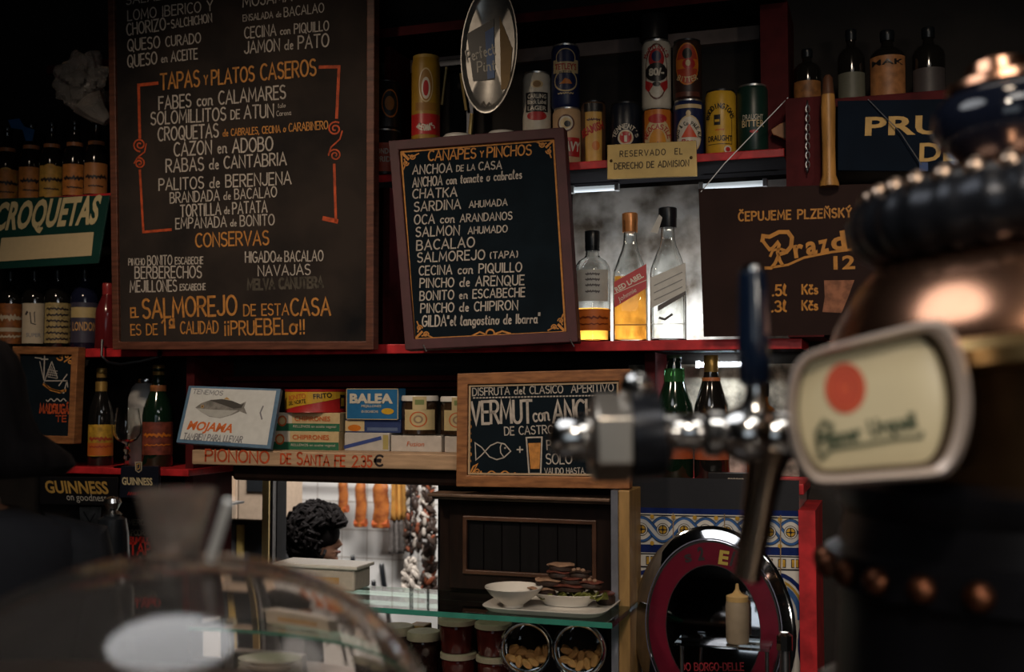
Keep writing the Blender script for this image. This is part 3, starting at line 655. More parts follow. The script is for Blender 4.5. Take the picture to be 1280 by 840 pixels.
for k in range(7): stroke(b, pl, spiral(587, 525 + k * 8.6, 2.6, 90 + 180 * (k % 2), .8, n=9, shrink=.6), 1.3)
b.build('side_flourish', orange_paint, t); b = B()
stroke(b, pl, [(587, 593), (592, 583), (597, 580), (591, 591)], 2); stroke(b, pl, spiral(597, 589, 4.5, 0, 1.4), 1.6)
stroke(b, pl, [(602 + k * 2, 591 + 2.2 * sin(k * .75)) for k in range(22)], 1.5)
b.build('bottom_flourish', orange_paint, t)

# ------------------------------------------------------------------ small framed blackboard with boat (left)
t, pl, inn = board('boat_blackboard', [(18, 433), (100, 434), (94.5, 555), (14, 553)], 2.506, 2.506, 9.5, wood_light, board_navy,
                   'small wood framed blackboard with a chalk fishing boat, half hidden by the person in black', th=.0235)
b = B()
stroke(b, pl, [(50, 452), (55, 475)], 1); stroke(b, pl, [(56, 445), (55, 474)], 1.6); stroke(b, pl, [(52, 449), (60, 449)], 1.3); stroke(b, pl, [(65, 452), (56, 476), (84, 476), (85, 484)], 1.3)
stroke(b, pl, [(65, 452), (72, 472)], 1.2); stroke(b, pl, [(84, 468), (74, 482)], 1.4); stroke(b, pl, [(55, 478), (62, 486), (80, 491), (84, 476)], 1.4)
for k in range(4): stroke(b, pl, [(60 + k * 3, 470), (65 + k, 458 + k * 2)], .7); stroke(b, pl, [(60, 462 + k * 3), (72, 464 + k * 3)], .6)
b.build('boat_drawing', chalk, t); b = B()
stroke(b, pl, [(58 + k, 500 + 1.6 * sin(k * .8)) for k in range(26)], 1.2); b.build('wave_drawing', chalk, t); b = B(); stroke(b, pl, [(44, 447), (52, 448)], 1)
b.build('chalk_stroke', chalk, t)
b = B(); stroke(b, pl, [(55, 480), (64, 487), (75, 490), (82, 488)], 3); b.build('hull_stripe', orange_paint, t); b = B(); line(b, pl, '3%', (71, 449), (89, 455), 8, wt=.2); b.build('orange_drawing', orange_paint, t)
b = B(); line(b, pl, 'MADRUGÁ', (50, 516), (86, 517), 9, wt=.2); b.build('red_lettering', redorange, t); b = B(); line(b, pl, 'TE', (70, 527), (83, 527), 6, wt=.2); b.build('red_lettering', redorange, t)

# ------------------------------------------------------------------ flat signs
def sign(name, corners, Yt, Yb, m, label, cat='sign', th=.006, bevel=.001):
    p_ = Plane(corners, Yt, Yb); t_ = thing(name, (p_(*p_.c[3]) + p_(*p_.c[2])) / 2, label, cat)
    b_ = B(); slab(b_, p_, p_.c, 0, -th); b_.build('panel', m, t_, smooth=False, bevel=bevel); return t_, p_
t, pl = sign('croquette_sign', [(-30, 249), (137, 244), (123, 329), (-30, 338)], 2.50, 2.49, mat('green_sign', (.006, .045, .036), .45, noise=.2, nscale=12), 'dark green sign with cream bold lettering and a blank cream box')
b = B(); tline(b, pl, 'CROQUETAS', (-9, 287.5), (121, 278.5), 29, bold=.035, slant=.22); b.build('lettering', cm((.62, .50, .27)), t)
b = B(); ppoly(b, pl, [(2, 297.5), (117.5, 290), (114.5, 319.5), (-2, 327)]); b.build('blank_box', cm((.58, .45, .26), noise=.05), t)
t, pl = sign('admission_sign', [(759, 181), (870, 175.5), (871.5, 220), (759, 224)], 2.51, 2.51, brass, 'small brass plate about reserved admission screwed to the shelf of cans')
b = B(); line(b, pl, 'RESERVADO  EL', (775, 196), (853, 192.5), 7, wt=.15, gap=.3); b.build('lettering', cm((.05, .03, .012)), t); b = B(); line(b, pl, 'DERECHO DE ADMISION', (768, 211.5), (861, 207.5), 7.5, wt=.16, gap=.22); b.build('lettering', cm((.05, .03, .012)), t)
for q in ((764, 201), (864, 197)):
    b = B(); pp = pl(*pl.uv(*q)); b.ball(pp - V((0, .001, 0)), .0035, .002, .0035, 10, 6); b.build('screw', bronze, t)
# brown pilsner sign
bs = mat('brown_enamel', (.026, .011, .009), .7, spec=.2, noise=.35, nscale=8)
t, pl = sign('pilsner_price_sign', [(873, 236), (1118, 229), (1118, 418), (879.5, 421)], 2.47, 2.50, bs, 'dark brown price sign with orange lettering behind the copper tap', th=.008)
b = B(); om = cm((.60, .25, .035), noise=.25)
line(b, pl, 'ČEPUJEME PLZEŇSKÝ', (923.5, 276), (1064, 271), 11, wt=.2, gap=.24, jit=0); b.build('lettering', om, t); b = B()
for s_, a, c, bd in (('r', (993, 322), (1006, 320), .02), ('a', (1008, 318), (1022, 316.5), .02), ('z', (1025, 316), (1037, 313.5), .02), ('d', (1040, 313), (1059, 310), .02)):
    hcap = 24 if s_ != 'd' else 24
    tline(b, pl, s_, a, c, hcap, bold=.035)
b2 = B(); tline(b2, pl, '12', (1042, 336.5), (1069, 335.5), 17.5, bold=.03); b2.build('lettering', om, t)
stroke(b, pl, [(953, 301), (954, 295), (962, 296), (974, 290), (985, 290), (990, 297), (989, 308), (983, 315), (974, 318)], 5)
stroke(b, pl, [(955, 303), (962, 312), (966, 310), (972, 303), (974, 306), (972, 316), (975, 326), (978, 331)], 4); stroke(b, pl, [(963, 320), (966, 313), (975, 311), (981, 313)], 3.2)
stroke(b, pl, [(957, 335), (964, 335), (969, 329), (972, 322)], 4); stroke(b, pl, [(966, 334), (985, 331), (1005, 322), (1040, 315), (1064, 312)], 3)
b.build('script_lettering', om, t); b = B()
line(b, pl, '.5l', (966, 369.5), (983, 369), 13, wt=.19, jit=0); b.build('price_lettering', om, t); b = B(); line(b, pl, '.3l', (965, 389.5), (983, 389), 13, wt=.19, jit=0)
b.build('price_lettering', om, t)
for yb in (367.5, 387.5): b = B(); line(b, pl, [('K', 1), ('čs', 1.05)], (1003, yb), (1022, yb - .3), 12, wt=.19, jit=0); b.build('price_lettering', om, t)
b = B(); ppoly(b, pl, [(1030, 350.5), (1068, 350), (1060, 372), (1052, 391), (1028, 390), (1031, 371)], .0012); b.build('worn_tape', cm((.36, .14, .07), .7, noise=.5), t)
b = B(); b.tube([P(876, 240, 2.47), P(905, 205, 2.49), P(985, 122, 2.52)], .0012, 5); b.build('hanging_wire', steel, t)
# navy sign
t, pl = sign('navy_bar_sign', [(1047, 126), (1290, 122), (1290, 216), (1047, 213)], 2.47, 2.48, mat('navy_enamel', (.004, .010, .022), .8, spec=.15, noise=.3, nscale=10), 'navy sign with large gold capitals hung beside the copper tap')
b = B()
tline(b, pl, 'PRUE', (1081, 169), (1212, 166), 25, bold=.025); b.build('lettering', gold, t); b = B(); tline(b, pl, 'DE', (1149, 201.5), (1197, 200.5), 25, bold=.025); b.build('lettering', gold, t)
b = B(); ppoly(b, pl, [(1149, 203), (1160, 203), (1160, 214), (1149, 214)]); b.build('blue_patch', cm((.02, .06, .2)), t)
b = B(); b.tube([P(1085, 124, 2.465), P(1125, 165, 2.462), P(1152, 206, 2.464)], .0010, 5); b.build('hanging_wire', steel, t)

# fish picture card
lb = cm((.10, .19, .30), .4, noise=.2); wc = cm((.62, .63, .62), .4, noise=.08)
t, pl = sign('fish_picture', [(236, 482), (351, 486), (338, 561), (220, 553)], 2.50, 2.44, lb, 'leaning white and blue card with a grey fish and orange lettering', 'card', th=.012)
b = B(); ppoly(b, pl, [(239.5, 485), (345.5, 488.5), (334, 556.5), (225, 549)], .0006); b.build('white_face', wc, t)
b = B(); fo = [(244.5, 509.5), (252, 504), (264, 500), (278, 499), (290, 501), (300, 505.5), (308, 502), (305.5, 509.5), (309, 518), (300, 514.5), (290, 519), (275, 523), (262, 521), (251, 515)]
use(b, cm((.26, .25, .23), noise=.5)); ppoly(b, pl, fo, .001); use(b, cm((.42, .42, .40))); ppoly(b, pl, [(246, 510.5), (262, 512), (285, 513), (298, 513), (288, 519), (275, 522.5), (262, 520.5), (251, 515)], .0014)
use(b, cm((.05, .045, .04))); ppoly(b, pl, [(262, 500.5), (278, 499), (291, 501.5), (302, 506), (306, 504), (302, 510), (292, 511), (278, 506)], .0014)
use(b, cm((.5, .3, .1))); ppoly(b, pl, [(280, 499), (284, 496.5), (288, 500)], .0012); c = pl.uv(253.5, 508.5); ell(b, pl, c[0], c[1], .0042, .0042, .0018, 12, 1); use(b, cm((.02, .02, .02))); ell(b, pl, c[0], c[1], .0022, .0022, .0022, 10, 1)
b.build('fish_print', b.mats, t)
b = B(); tline(b, pl, 'MOJAMA', (233.5, 536.5), (290, 541), 10, bold=.035, slant=.15); b.build('orange_lettering', cm((.62, .13, .015)), t)
b = B(); line(b, pl, 'TENEMOS', (241, 492), (278, 494.5), 5, wt=.17); b.build('grey_lettering', cm((.18, .18, .2)), t); b = B(); line(b, pl, 'TAMBIEN PARA LLEVAR', (229, 549), (302, 553.5), 7, wt=.16); b.build('grey_lettering', cm((.18, .18, .2)), t); b = B(); stroke(b, pl, [(329, 508), (325.5, 516), (327.5, 524)], 2); b.build('fin_mark', cm((.18, .18, .2)), t)

# stout signs low on the left
t, pl = sign('stout_sign', [(50, 596), (147, 597), (147, 632), (50, 630)], 2.48, 2.50, cm(black, .4), 'black sign with gold capitals and the word goodness, beside the person in black', th=.004)
b = B(); tline(b, pl, 'GUINNESS', (58, 615.5), (136.5, 617), 13.5, bold=.03); b.build('gold_lettering', gold, t)
b = B(); tline(b, pl, 'goodness', (96, 625.5), (134, 626.5), 8, bold=.0); b.build('white_lettering', cm((.5, .48, .44)), t); b = B(); tline(b, pl, 'on', (84, 625), (93, 625.3), 8, bold=.0); b.build('white_lettering', cm((.5, .48, .44)), t)
t, pl = sign('stout_display', [(151, 583), (198, 583), (198, 622), (149, 622)], 2.49, 2.50, cm((.010, .012, .022), .35), 'small black sign with a gold harp crest under the goblet', th=.01)
b = B(); tline(b, pl, 'GUINNESS', (153, 605.5), (191, 606.5), 8, bold=.03); b.build('cream_lettering', cm((.6, .5, .3)), t)
b = B(); use(b, cm((.5, .42, .3))); ppoly(b, pl, [(169, 577), (178, 577), (177.5, 588), (173.5, 591), (169.5, 588)], .001); use(b, cm((.03, .03, .05))); ppoly(b, pl, [(170.2, 578.2), (176.8, 578.2), (176.5, 587.5), (173.5, 589.6), (170.6, 587.5)], .0014)
use(b, gold); stroke(b, pl, [(171.6, 586), (171.6, 580), (175.6, 579.5), (175, 585), (172, 587)], .9, .0018); b.build('harp_crest', b.mats, t)
b = B(); stroke(b, pl, [(160 + k * 1.5, 617 + 1.5 * (-1) ** k) for k in range(16)], 1.2); b.build('red_print', cm((.3, .02, .02)), t)
t, pl = sign('black_poster', [(150, 628), (236, 626), (236, 730), (150, 730)], 2.735, 2.735, cm((.012, .012, .014), .5), 'black poster with small grey and red lettering behind the glass knob', th=.004)
b = B(); line(b, pl, 'MERCED', (161, 656), (190, 656), 5.5, wt=.2); b.build('grey_lettering', cm((.22, .19, .15)), t); b = B(); line(b, pl, 'PODRAPIE', (164, 669), (195, 669), 5.5, wt=.2); b.build('grey_lettering', cm((.22, .19, .15)), t)
b = B(); line(b, pl, 'RUMBLICA', (163, 678), (193, 678), 5.5, wt=.22); b.build('red_lettering', cm((.5, .03, .02)), t); b = B(); line(b, pl, 'TÁPO', (163, 693.5), (199, 693.5), 12, wt=.2); b.build('red_lettering', cm((.5, .03, .02)), t)
t, pl = sign('grey_photo', [(99, 634), (126, 634), (122, 704), (104, 704)], 2.742, 2.742, cm((.26, .25, .24), .5, noise=.4), 'grey photograph pinned under the stout sign', 'picture', th=.003)
b = B(); stroke(b, pl, [(111, 662), (114, 650), (119, 642)], 1.5); stroke(b, pl, [(105, 640), (112, 652)], 2); b.build('print', cm((.04, .04, .04)), t)
# ------------------------------------------------------------------ cans
def scrib(b, C_, w, v, cap, seed):       # print too small to read: a wavering line of strokes
    ribbon(b, [(-w * .75 + 1.5 * w * k / 17, v + cap * .24 * sin(k * 2.2 + seed) * (1 if k % 5 else .1)) for k in range(18)], cap * .42, C_, .0012)
def can(px, Y, z0, hpx, wpx, label, body, top=None, art=None, name='beer_can', turn=0, group='beer cans on the red shelf'):
    m = mp(px, Y); h = hpx * m; r = wpx * m / 2; x = xx(px, Y)
    t = thing(name, (x, Y, z0), label, 'can', group)
    b = B(); b.lathe([(r * .86, 0), (r * .9, .0015), (r, h * .05), (r, h * .92), (r * .9, h * .975)], (x, Y, z0), 36)
    b.build('body', body, t)
    b = B(); b.lathe([(r * .9, h * .972), (r * .92, h), (r * .86, h), (r * .84, h * .985), (.0005, h * .985)], (x, Y, z0), 36); b.build('lid', top or tin, t)
    if art:
        b = B(); C_ = Cyl(x, Y, r, z0, turn); b.mats = []
        art(b, C_, h, r, m); b.build('label_print', b.mats, t)
    return z0 + h
def T_(b, C_, s, v, cap, half, m, mt, **k): use(b, mt); typed(b, s, C_, (-half * m, v), (half * m, v), cap * m, **k)
def arct(b, C_, s, v, R, a0, a1, cap, m, mt, wt=.2):   # letters round a circle
    use(b, mt); n = len(s)
    for i, chx in enumerate(s):
        a = R_(a0 + (a1 - a0) * (i + .5) / n); up = 1 if a0 > a1 else -1
        cx_, cy_ = R * cos(a) * m, v + R * sin(a) * m; tx, ty_ = sin(a) * up, -cos(a) * up; w = abs(a1 - a0) / n * .0174533 * R * m * .36
        nx, ny = -ty_, tx
        hand(b, chx, C_, (cx_ - tx * w - nx * cap * m / 2, cy_ - ty_ * w - ny * cap * m / 2), (cx_ + tx * w - nx * cap * m / 2, cy_ + ty_ * w - ny * cap * m / 2), cap * m, wt=wt, step=.004, jit=0, off=.0014)
cR = cm((.42, .02, .02), .35); cK = cm((.012, .011, .012), .35); cW = cm((.62, .56, .46), .35); cC = cm((.60, .45, .24), .35); cY = cm((.62, .36, .03), .35); cN = cm((.012, .02, .075), .35); cO = cm((.58, .17, .02), .35); cG = cm((.008, .03, .022), .35); cB = cm((.10, .03, .018), .35); cP = cm((.5, .20, .15), .35)
CAN_Y = 2.585
def a_carling(b, C_, h, r, m):
    use(b, cK); rect(b, C_, -15 * m, 15 * m, 27 * m, 52 * m, .0008)
    for s, v, hf in (('CARLING', 44, 12), ('Black Label', 37, 12), ('LAGER', 29, 12)): T_(b, C_, s, v * m, 5.5, hf, m, cW, off=.0014, bold=.02)
    use(b, cR); ell(b, C_, 0, 22 * m, 13 * m, 6 * m, .0007); use(b, cC); ell(b, C_, 0, 62 * m, 8 * m, 5 * m, .0008); use(b, cm((.25, .14, .05))); ell(b, C_, 0, 62 * m, 5 * m, 4 * m, .001)
    use(b, tin); rect(b, C_, -19 * m, 19 * m, 0, 3.5 * m, .0006)
z1 = can(669, CAN_Y, z_up, 42, 36, 'dark can with a gold badge, under the cream can with a black label', cK, None, lambda b, C_, h, r, m: (use(b, cC), ell(b, C_, 0, 30 * m, 8 * m, 8 * m), use(b, cK), ell(b, C_, 0, 30 * m, 5 * m, 5 * m, .001)))
can(671.5, CAN_Y, z1, 79, 36, 'cream can with a black label band and red oval, balanced on a dark can', cW, None, a_carling)
def a_heavy(b, C_, h, r, m):
    use(b, cR); rect(b, C_, -2 * m, 17 * m, 10 * m, 34 * m, .0008); T_(b, C_, 'HEAVY', 17 * m, 12, 17, m, cW, off=.0015, bold=.04, slant=.1)
    use(b, cB); ell(b, C_, -2 * m, 52 * m, 11 * m, 11 * m, .0008); use(b, cW); ell(b, C_, -2 * m, 52 * m, 9 * m, 9 * m, .001); use(b, cC); ell(b, C_, -2 * m, 52 * m, 7 * m, 7 * m, .0012); use(b, cK); ell(b, C_, 0 * m, 51 * m, 4 * m, 4 * m, .0015)
z1 = can(710, CAN_Y, z_up, 73, 37, 'pale can marked HEAVY with red band, beneath the tall navy can', cm((.56, .36, .2), .4), None, a_heavy)
def a_tet(b, C_, h, r, m):
    use(b, cC); rect(b, C_, -18 * m, 18 * m, 44 * m, 60 * m, .0008); use(b, cN); ell(b, C_, 0, 62 * m, 13 * m, 12 * m, .001); use(b, cC); ell(b, C_, 0, 62 * m, 13 * m, 12 * m, .0012, ring=.9)
    use(b, cC); ell(b, C_, 0, 33 * m, 16 * m, 14 * m, .0008); use(b, cN); ell(b, C_, 0, 33 * m, 14 * m, 12 * m, .001); use(b, cO); polyf(b, C_, [(-8 * m, 29 * m), (8 * m, 29 * m), (5 * m, 34 * m), (-1 * m, 36 * m), (-4 * m, 32 * m)], .0014)
    use(b, cC); rect(b, C_, -17 * m, 17 * m, 43 * m, 57 * m, .0012); T_(b, C_, "TETLEY'S", 47 * m, 8, 14, m, cR, off=.0017, bold=.02); T_(b, C_, 'BITTER', 42.5 * m, 3, 8, m, cK, off=.0017, bold=0)
    use(b, cC); scrib(b, C_, 13 * m, 17 * m, 3 * m, 2)
can(708, CAN_Y, z1, 81, 36, 'tall navy can with a cream band, standing on the pale can marked HEAVY', cN, None, a_tet)
def a_beam(b, C_, h, r, m):
    use(b, cK); rect(b, C_, -13 * m, 13 * m, h - 14 * m, h - 4 * m, .0007); use(b, cm((.62, .35, .08), .4)); rect(b, C_, -11 * m, 11 * m, 1 * m, h - 15 * m, .0006)
    use(b, cR); typed(b, 'BEAMISH', C_, (-15 * m, 33 * m), (15 * m, 45 * m), 10 * m, off=.0013, bold=.04); use(b, cB); scrib(b, C_, 11 * m, 55 * m, 4 * m, 1)
    use(b, cO); ell(b, C_, 3 * m, 22 * m, 5 * m, 6 * m, .001)
can(743, CAN_Y, z_up, 80, 31, 'slim amber can with a slanted red word beside the black can', cm((.10, .05, .025), .4), cK, a_beam)
def a_ten(b, C_, h, r, m):
    use(b, cW); ell(b, C_, 0, 29 * m, 10 * m, 10 * m, .0008); use(b, cR); ell(b, C_, 0, 29 * m, 8.5 * m, 8.5 * m, .001); use(b, cC); ell(b, C_, 0, 29 * m, 8.5 * m, 8.5 * m, .0011, ring=.88); T_(b, C_, 'T', 24 * m, 10, 5, m, cW, off=.0015, bold=.06)
    arct(b, C_, "TENNENT'S", 27 * m, 16, 170, 10, 5.5, m, cW); arct(b, C_, 'SUPER', 31 * m, 17, 225, 315, 6, m, cW)
can(783.5, CAN_Y, z_up, 75, 38, 'black can with a red T in a circle, right of the slim amber can', cm((.008, .011, .02), .35), cK, a_ten)
def a_newc(b, C_, h, r, m):
    use(b, cO); rect(b, C_, -19 * m, 19 * m, 1 * m, 62 * m, .0005); use(b, cC); ell(b, C_, 0, 26 * m, 18 * m, 25 * m, .0008); use(b, cm((.6, .25, .02), .4)); ell(b, C_, 0, 18 * m, 11 * m, 19 * m, .001); use(b, cN)
    polyf(b, C_, [((5.5 if k % 2 == 0 else 2.4) * m * sin(R_(36 * k)), 16 * m + (5.5 if k % 2 == 0 else 2.4) * m * cos(R_(36 * k))) for k in range(10)], .0015)
    arct(b, C_, 'NEWCASTLE', 24 * m, 16, 175, 5, 6, m, cR); use(b, cR); ell(b, C_, 0, 50 * m, 12 * m, 6 * m, .0009)
z1 = can(824, CAN_Y, z_up, 64, 38, 'orange can with a blue star, bottom of its stack', cB, cK, a_newc)
def a_80(b, C_, h, r, m):
    use(b, cB); ell(b, C_, 0, 46 * m, 15 * m, 36 * m, .0006, ring=.93)
    use(b, cR); ell(b, C_, 0, 62 * m, 10 * m, 13 * m, .0008); use(b, cN); ell(b, C_, 0, 65 * m, 6 * m, 7 * m, .001); use(b, cK); ell(b, C_, 0, 45 * m, 14.5 * m, 12 * m, .0012); T_(b, C_, '80/-', 41 * m, 9, 9.5, m, cW, off=.0018, bold=.05)
    use(b, cR); polyf(b, C_, [(-15 * m, 36 * m), (-3 * m, 30 * m), (-10 * m, 20 * m), (-15 * m, 26 * m)], .001); polyf(b, C_, [(15 * m, 36 * m), (3 * m, 30 * m), (10 * m, 20 * m), (15 * m, 26 * m)], .001)
    use(b, cK); ell(b, C_, 0, 30 * m, 5 * m, 3 * m, .001); arct(b, C_, "McEWAN'S", 60 * m, 16, 165, 15, 5, m, cR)
can(823, CAN_Y, z1, 88, 37, 'tall cream can marked 80 in a black oval, on the orange star can', cW, None, a_80)
z2 = z1 + 88 * mp(823, CAN_Y)
can(820, CAN_Y, z2, 42, 36, 'black can standing topmost above the cream 80 can', cK, cK, None)
def a_bass(b, C_, h, r, m):
    use(b, cC); rect(b, C_, -19 * m, 19 * m, h - 12 * m, h - 7 * m, .0006); ell(b, C_, 1 * m, 28 * m, 17 * m, 24 * m, .0006); use(b, cW); ell(b, C_, 1 * m, 28 * m, 15.5 * m, 22 * m, .0008); use(b, cm((.6, .07, .02), .4)); polyf(b, C_, [(-9 * m, 24 * m), (11 * m, 24 * m), (1 * m, 41 * m)], .0012)
    arct(b, C_, 'BASS & Co PALE ALE', 27 * m, 14.5, 195, -15, 4.5, m, cK); T_(b, C_, 'Bass', 16 * m, 6, 9, m, cR, off=.0014, bold=.02, slant=.2)
    use(b, cC); ell(b, C_, 0, h - 19 * m, 3 * m, 4 * m, .0008)
z1 = can(863, CAN_Y, z_up, 73, 38.5, 'navy can with a red triangle in a cream oval', cN, tin, a_bass)
def a_bit(b, C_, h, r, m):
    use(b, cO); ell(b, C_, 0, 44 * m, 15.5 * m, 27 * m, .0006); use(b, cm((.42, .05, .02), .4)); ell(b, C_, 0, 44 * m, 14 * m, 25 * m, .0008); use(b, cO); rect(b, C_, -14 * m, 14 * m, 38 * m, 50 * m, .001); use(b, cK); ell(b, C_, 0, 57 * m, 6 * m, 7 * m, .0012); use(b, cR); ell(b, C_, 2 * m, 44 * m, 8 * m, 7 * m, .0013)
    use(b, cC); ell(b, C_, 1 * m, 45 * m, 3 * m, 4 * m, .0016); arct(b, C_, 'BITTER', 43 * m, 19, 230, 310, 6, m, cC); use(b, cB); rect(b, C_, -17 * m, 17 * m, 3 * m, 9 * m, .0006)
can(862, CAN_Y, z1, 77, 36.5, 'dark brown can with orange oval, atop the navy can with a red triangle', cm((.04, .018, .012), .4), cK, a_bit)
def a_bod(b, C_, h, r, m):
    arct(b, C_, 'BODDINGTONS', 44 * m, 17, 175, 5, 6, m, cK); use(b, cK); rect(b, C_, -7 * m, 1 * m, 37 * m, 50 * m, .0008); use(b, cY); rect(b, C_, -6 * m, 0 * m, 41 * m, 44 * m, .001, n=3)
    T_(b, C_, 'DRAUGHT', 17 * m, 7, 16, m, cK, off=.001, bold=.03); use(b, cK); ribbon(b, [(-16 * m, 13 * m), (16 * m, 13 * m)], .8 * m, C_, .0008, .004); ribbon(b, [(16 * m, 13 * m), (16 * m, 44 * m)], .8 * m, C_, .0008, .004)
    use(b, cW); ell(b, C_, 10 * m, 6 * m, 5 * m, 5 * m, .001); use(b, cR); ell(b, C_, 10 * m, 6 * m, 3 * m, 3 * m, .0013); use(b, cO); scrib(b, C_, 7 * m, 31 * m, 3 * m, 2)
can(904, CAN_Y, z_up, 83, 38.5, 'bright yellow can with black lettering near the right end of the shelf', cY, cK, a_bod, turn=-.08)
def a_bitg(b, C_, h, r, m):
    T_(b, C_, 'DRAUGHT', 41 * m, 7, 13, m, cW, off=.001, bold=.0); T_(b, C_, 'BITTER', 32 * m, 9, 14, m, cC, off=.001, bold=.01); use(b, cR); ell(b, C_, 1 * m, 26 * m, 5 * m, 2 * m, .001)
can(944.5, CAN_Y, z_up, 87, 39, 'dark green bitter can at the right end of the shelf', cG, tin, a_bitg)
# tins half hidden left of the tilted blackboard
def a_mce(b, C_, h, r, m):
    use(b, cR); rect(b, C_, -24 * m, 24 * m, 50 * m, 76 * m, .0008); arct(b, C_, "McEWAN'S", 72 * m, 14, 225, 315, 7, m, cW); use(b, cC); ell(b, C_, 0, 112 * m, 9 * m, 22 * m, .0008); use(b, cm((.3, .15, .03))); ell(b, C_, 0, 112 * m, 8 * m, 20 * m, .001); use(b, cW); ell(b, C_, 0, 108 * m, 5.5 * m, 14 * m, .0012); use(b, cR); ell(b, C_, 0, 108 * m, 3.5 * m, 10 * m, .0014)
    use(b, cm((.28, .13, .02))); rect(b, C_, -14 * m, 14 * m, 80 * m, 90 * m, .0008)
can(531, CAN_Y, z_up, 152, 36, 'tall yellow can with a red band, peeping over the tilted blackboard', cm((.34, .19, .02), .4), cm((.4, .25, .04)), a_mce)
can(480, CAN_Y, z_up, 60, 42, 'dark tin with an orange label, bottom one beside the big blackboard', cK, tin, lambda b, C_, h, r, m: (use(b, cm((.45, .07, .03))), rect(b, C_, -14 * m, 17 * m, 6 * m, 42 * m, .0007), T_(b, C_, 'LONDON', 28 * m, 7, 14, m, cW, off=.001), T_(b, C_, 'PRIDE', 18 * m, 7, 11, m, cW, off=.001)))
can(481, CAN_Y, z_up + 60 * mp(480, CAN_Y), 62, 38, 'dark tin with a round orange emblem, standing on the orange labelled tin', cK, cK, lambda b, C_, h, r, m: (use(b, cO), ell(b, C_, 5 * m, 32 * m, 11 * m, 18 * m, .0007), use(b, cK), ell(b, C_, 5 * m, 32 * m, 9.6 * m, 16 * m, .0009), use(b, cm((.4, .15, .03))), ell(b, C_, 4 * m, 32 * m, 6 * m, 9 * m, .0011)))
for px, lb_ in ((572, 'white lidded tub peeping over the tilted blackboard, left of the hanging tray'), (628, 'white lidded tub peeping over the tilted blackboard, below the hanging tray')):
    m = mp(px, CAN_Y); x = xx(px, CAN_Y); t = thing('lidded_tub', (x, CAN_Y, z_up), lb_, 'tub', 'white tubs behind the tilted blackboard')
    B().lathe([(16 * m, 0), (19 * m, 40 * m), (19 * m, 43 * m)], (x, CAN_Y, z_up), 28).build('tub_body', cm((.3, .2, .12)), t)
    B().lathe([(20.5 * m, 42 * m), (20.5 * m, 46 * m), (17 * m, 49.5 * m), (8 * m, 51 * m), (.001, 51 * m)], (x, CAN_Y, z_up), 28).build('lid', ceramic, t)

# hanging tray "Perfect Pint"
t = thing('round_tray', P(613, 143, 2.5), 'silver oval tray hanging above the tilted blackboard, printed with a pint glass', 'tray')
TP = Plane([(575, -20), (651, -20), (651, 145), (575, 145)], 2.49, 2.51)
c_ = TP.uv(612, 62); ru, rv = 38 * mp(612, 2.5), 81 * mp(612, 2.5)
b = B(); L = []
for k, of in ((.0, -.004), (.86, -.004), (.9, -.001), (.97, .006), (1, .006), (1, .003), (.92, -.006), (0, -.008)):
    L.append([TP(c_[0] + ru * max(k, .001) * cos(2 * pi * i / 40), c_[1] + rv * max(k, .001) * sin(2 * pi * i / 40), of) for i in range(40)])
b.rings(L); b.build('tray_disc', mat('tray_silver', (.42, .40, .37), .32, metal=.7, noise=.45, nscale=18), t)
b = B(); b.mats = []
use(b, cK); ppoly(b, TP, [(583, 42), (617, 23), (618, 99), (591, 101)], -.002); use(b, cm((.16, .24, .45))); ppoly(b, TP, [(606, 40), (617, 33), (618, 97), (609, 99)], -.0014)
use(b, cW); line(b, TP, 'Perfect', (584, 77), (619, 67), 13, wt=.12, off=-.0008); line(b, TP, 'Pint', (597, 90), (619, 87), 12, wt=.12, off=-.0008); 
use(b, cm((.35, .2, .06))); ppoly(b, TP, [(624, 20), (640, 60), (636, 110), (626, 112)], -.002); use(b, cm((.1, .08, .06))); stroke(b, TP, [(600, 132), (604, 127), (607, 133), (611, 128), (614, 132), (620, 129)], 1.5, -.001)
b.build('tray_print', b.mats, t)
# bracket of bar metal left of it
t = thing('metal_bracket', P(560, 168, 2.66), 'dark metal bracket with brass rods between yellow can and round tray', 'bracket')
b = B(); b.tube([P(543, 84, 2.655), P(543, 128, 2.655)], .0035, 8); b.tube([P(558, 84, 2.655), P(552, 131, 2.655)], .004, 8); b.tube([P(576, 92, 2.655), P(583, 138, 2.655)], .004, 8); b.tube([P(590, 142, 2.655), P(587, 172, 2.66)], .0055, 8); b.build('rod', brass, t)
b = B(); b.box(xx(541, 2.67), xx(592, 2.67), 2.66, 2.68, zz(560, 84, 2.67), zz(560, 76, 2.67)); b.box(xx(541, 2.67), xx(549, 2.67), 2.665, 2.68, z_up, zz(560, 80, 2.67)); b.box(xx(583, 2.67), xx(592, 2.67), 2.665, 2.68, z_up, zz(560, 80, 2.67)); b.build('bar_frame', blackmetal, t, smooth=False, bevel=.001)

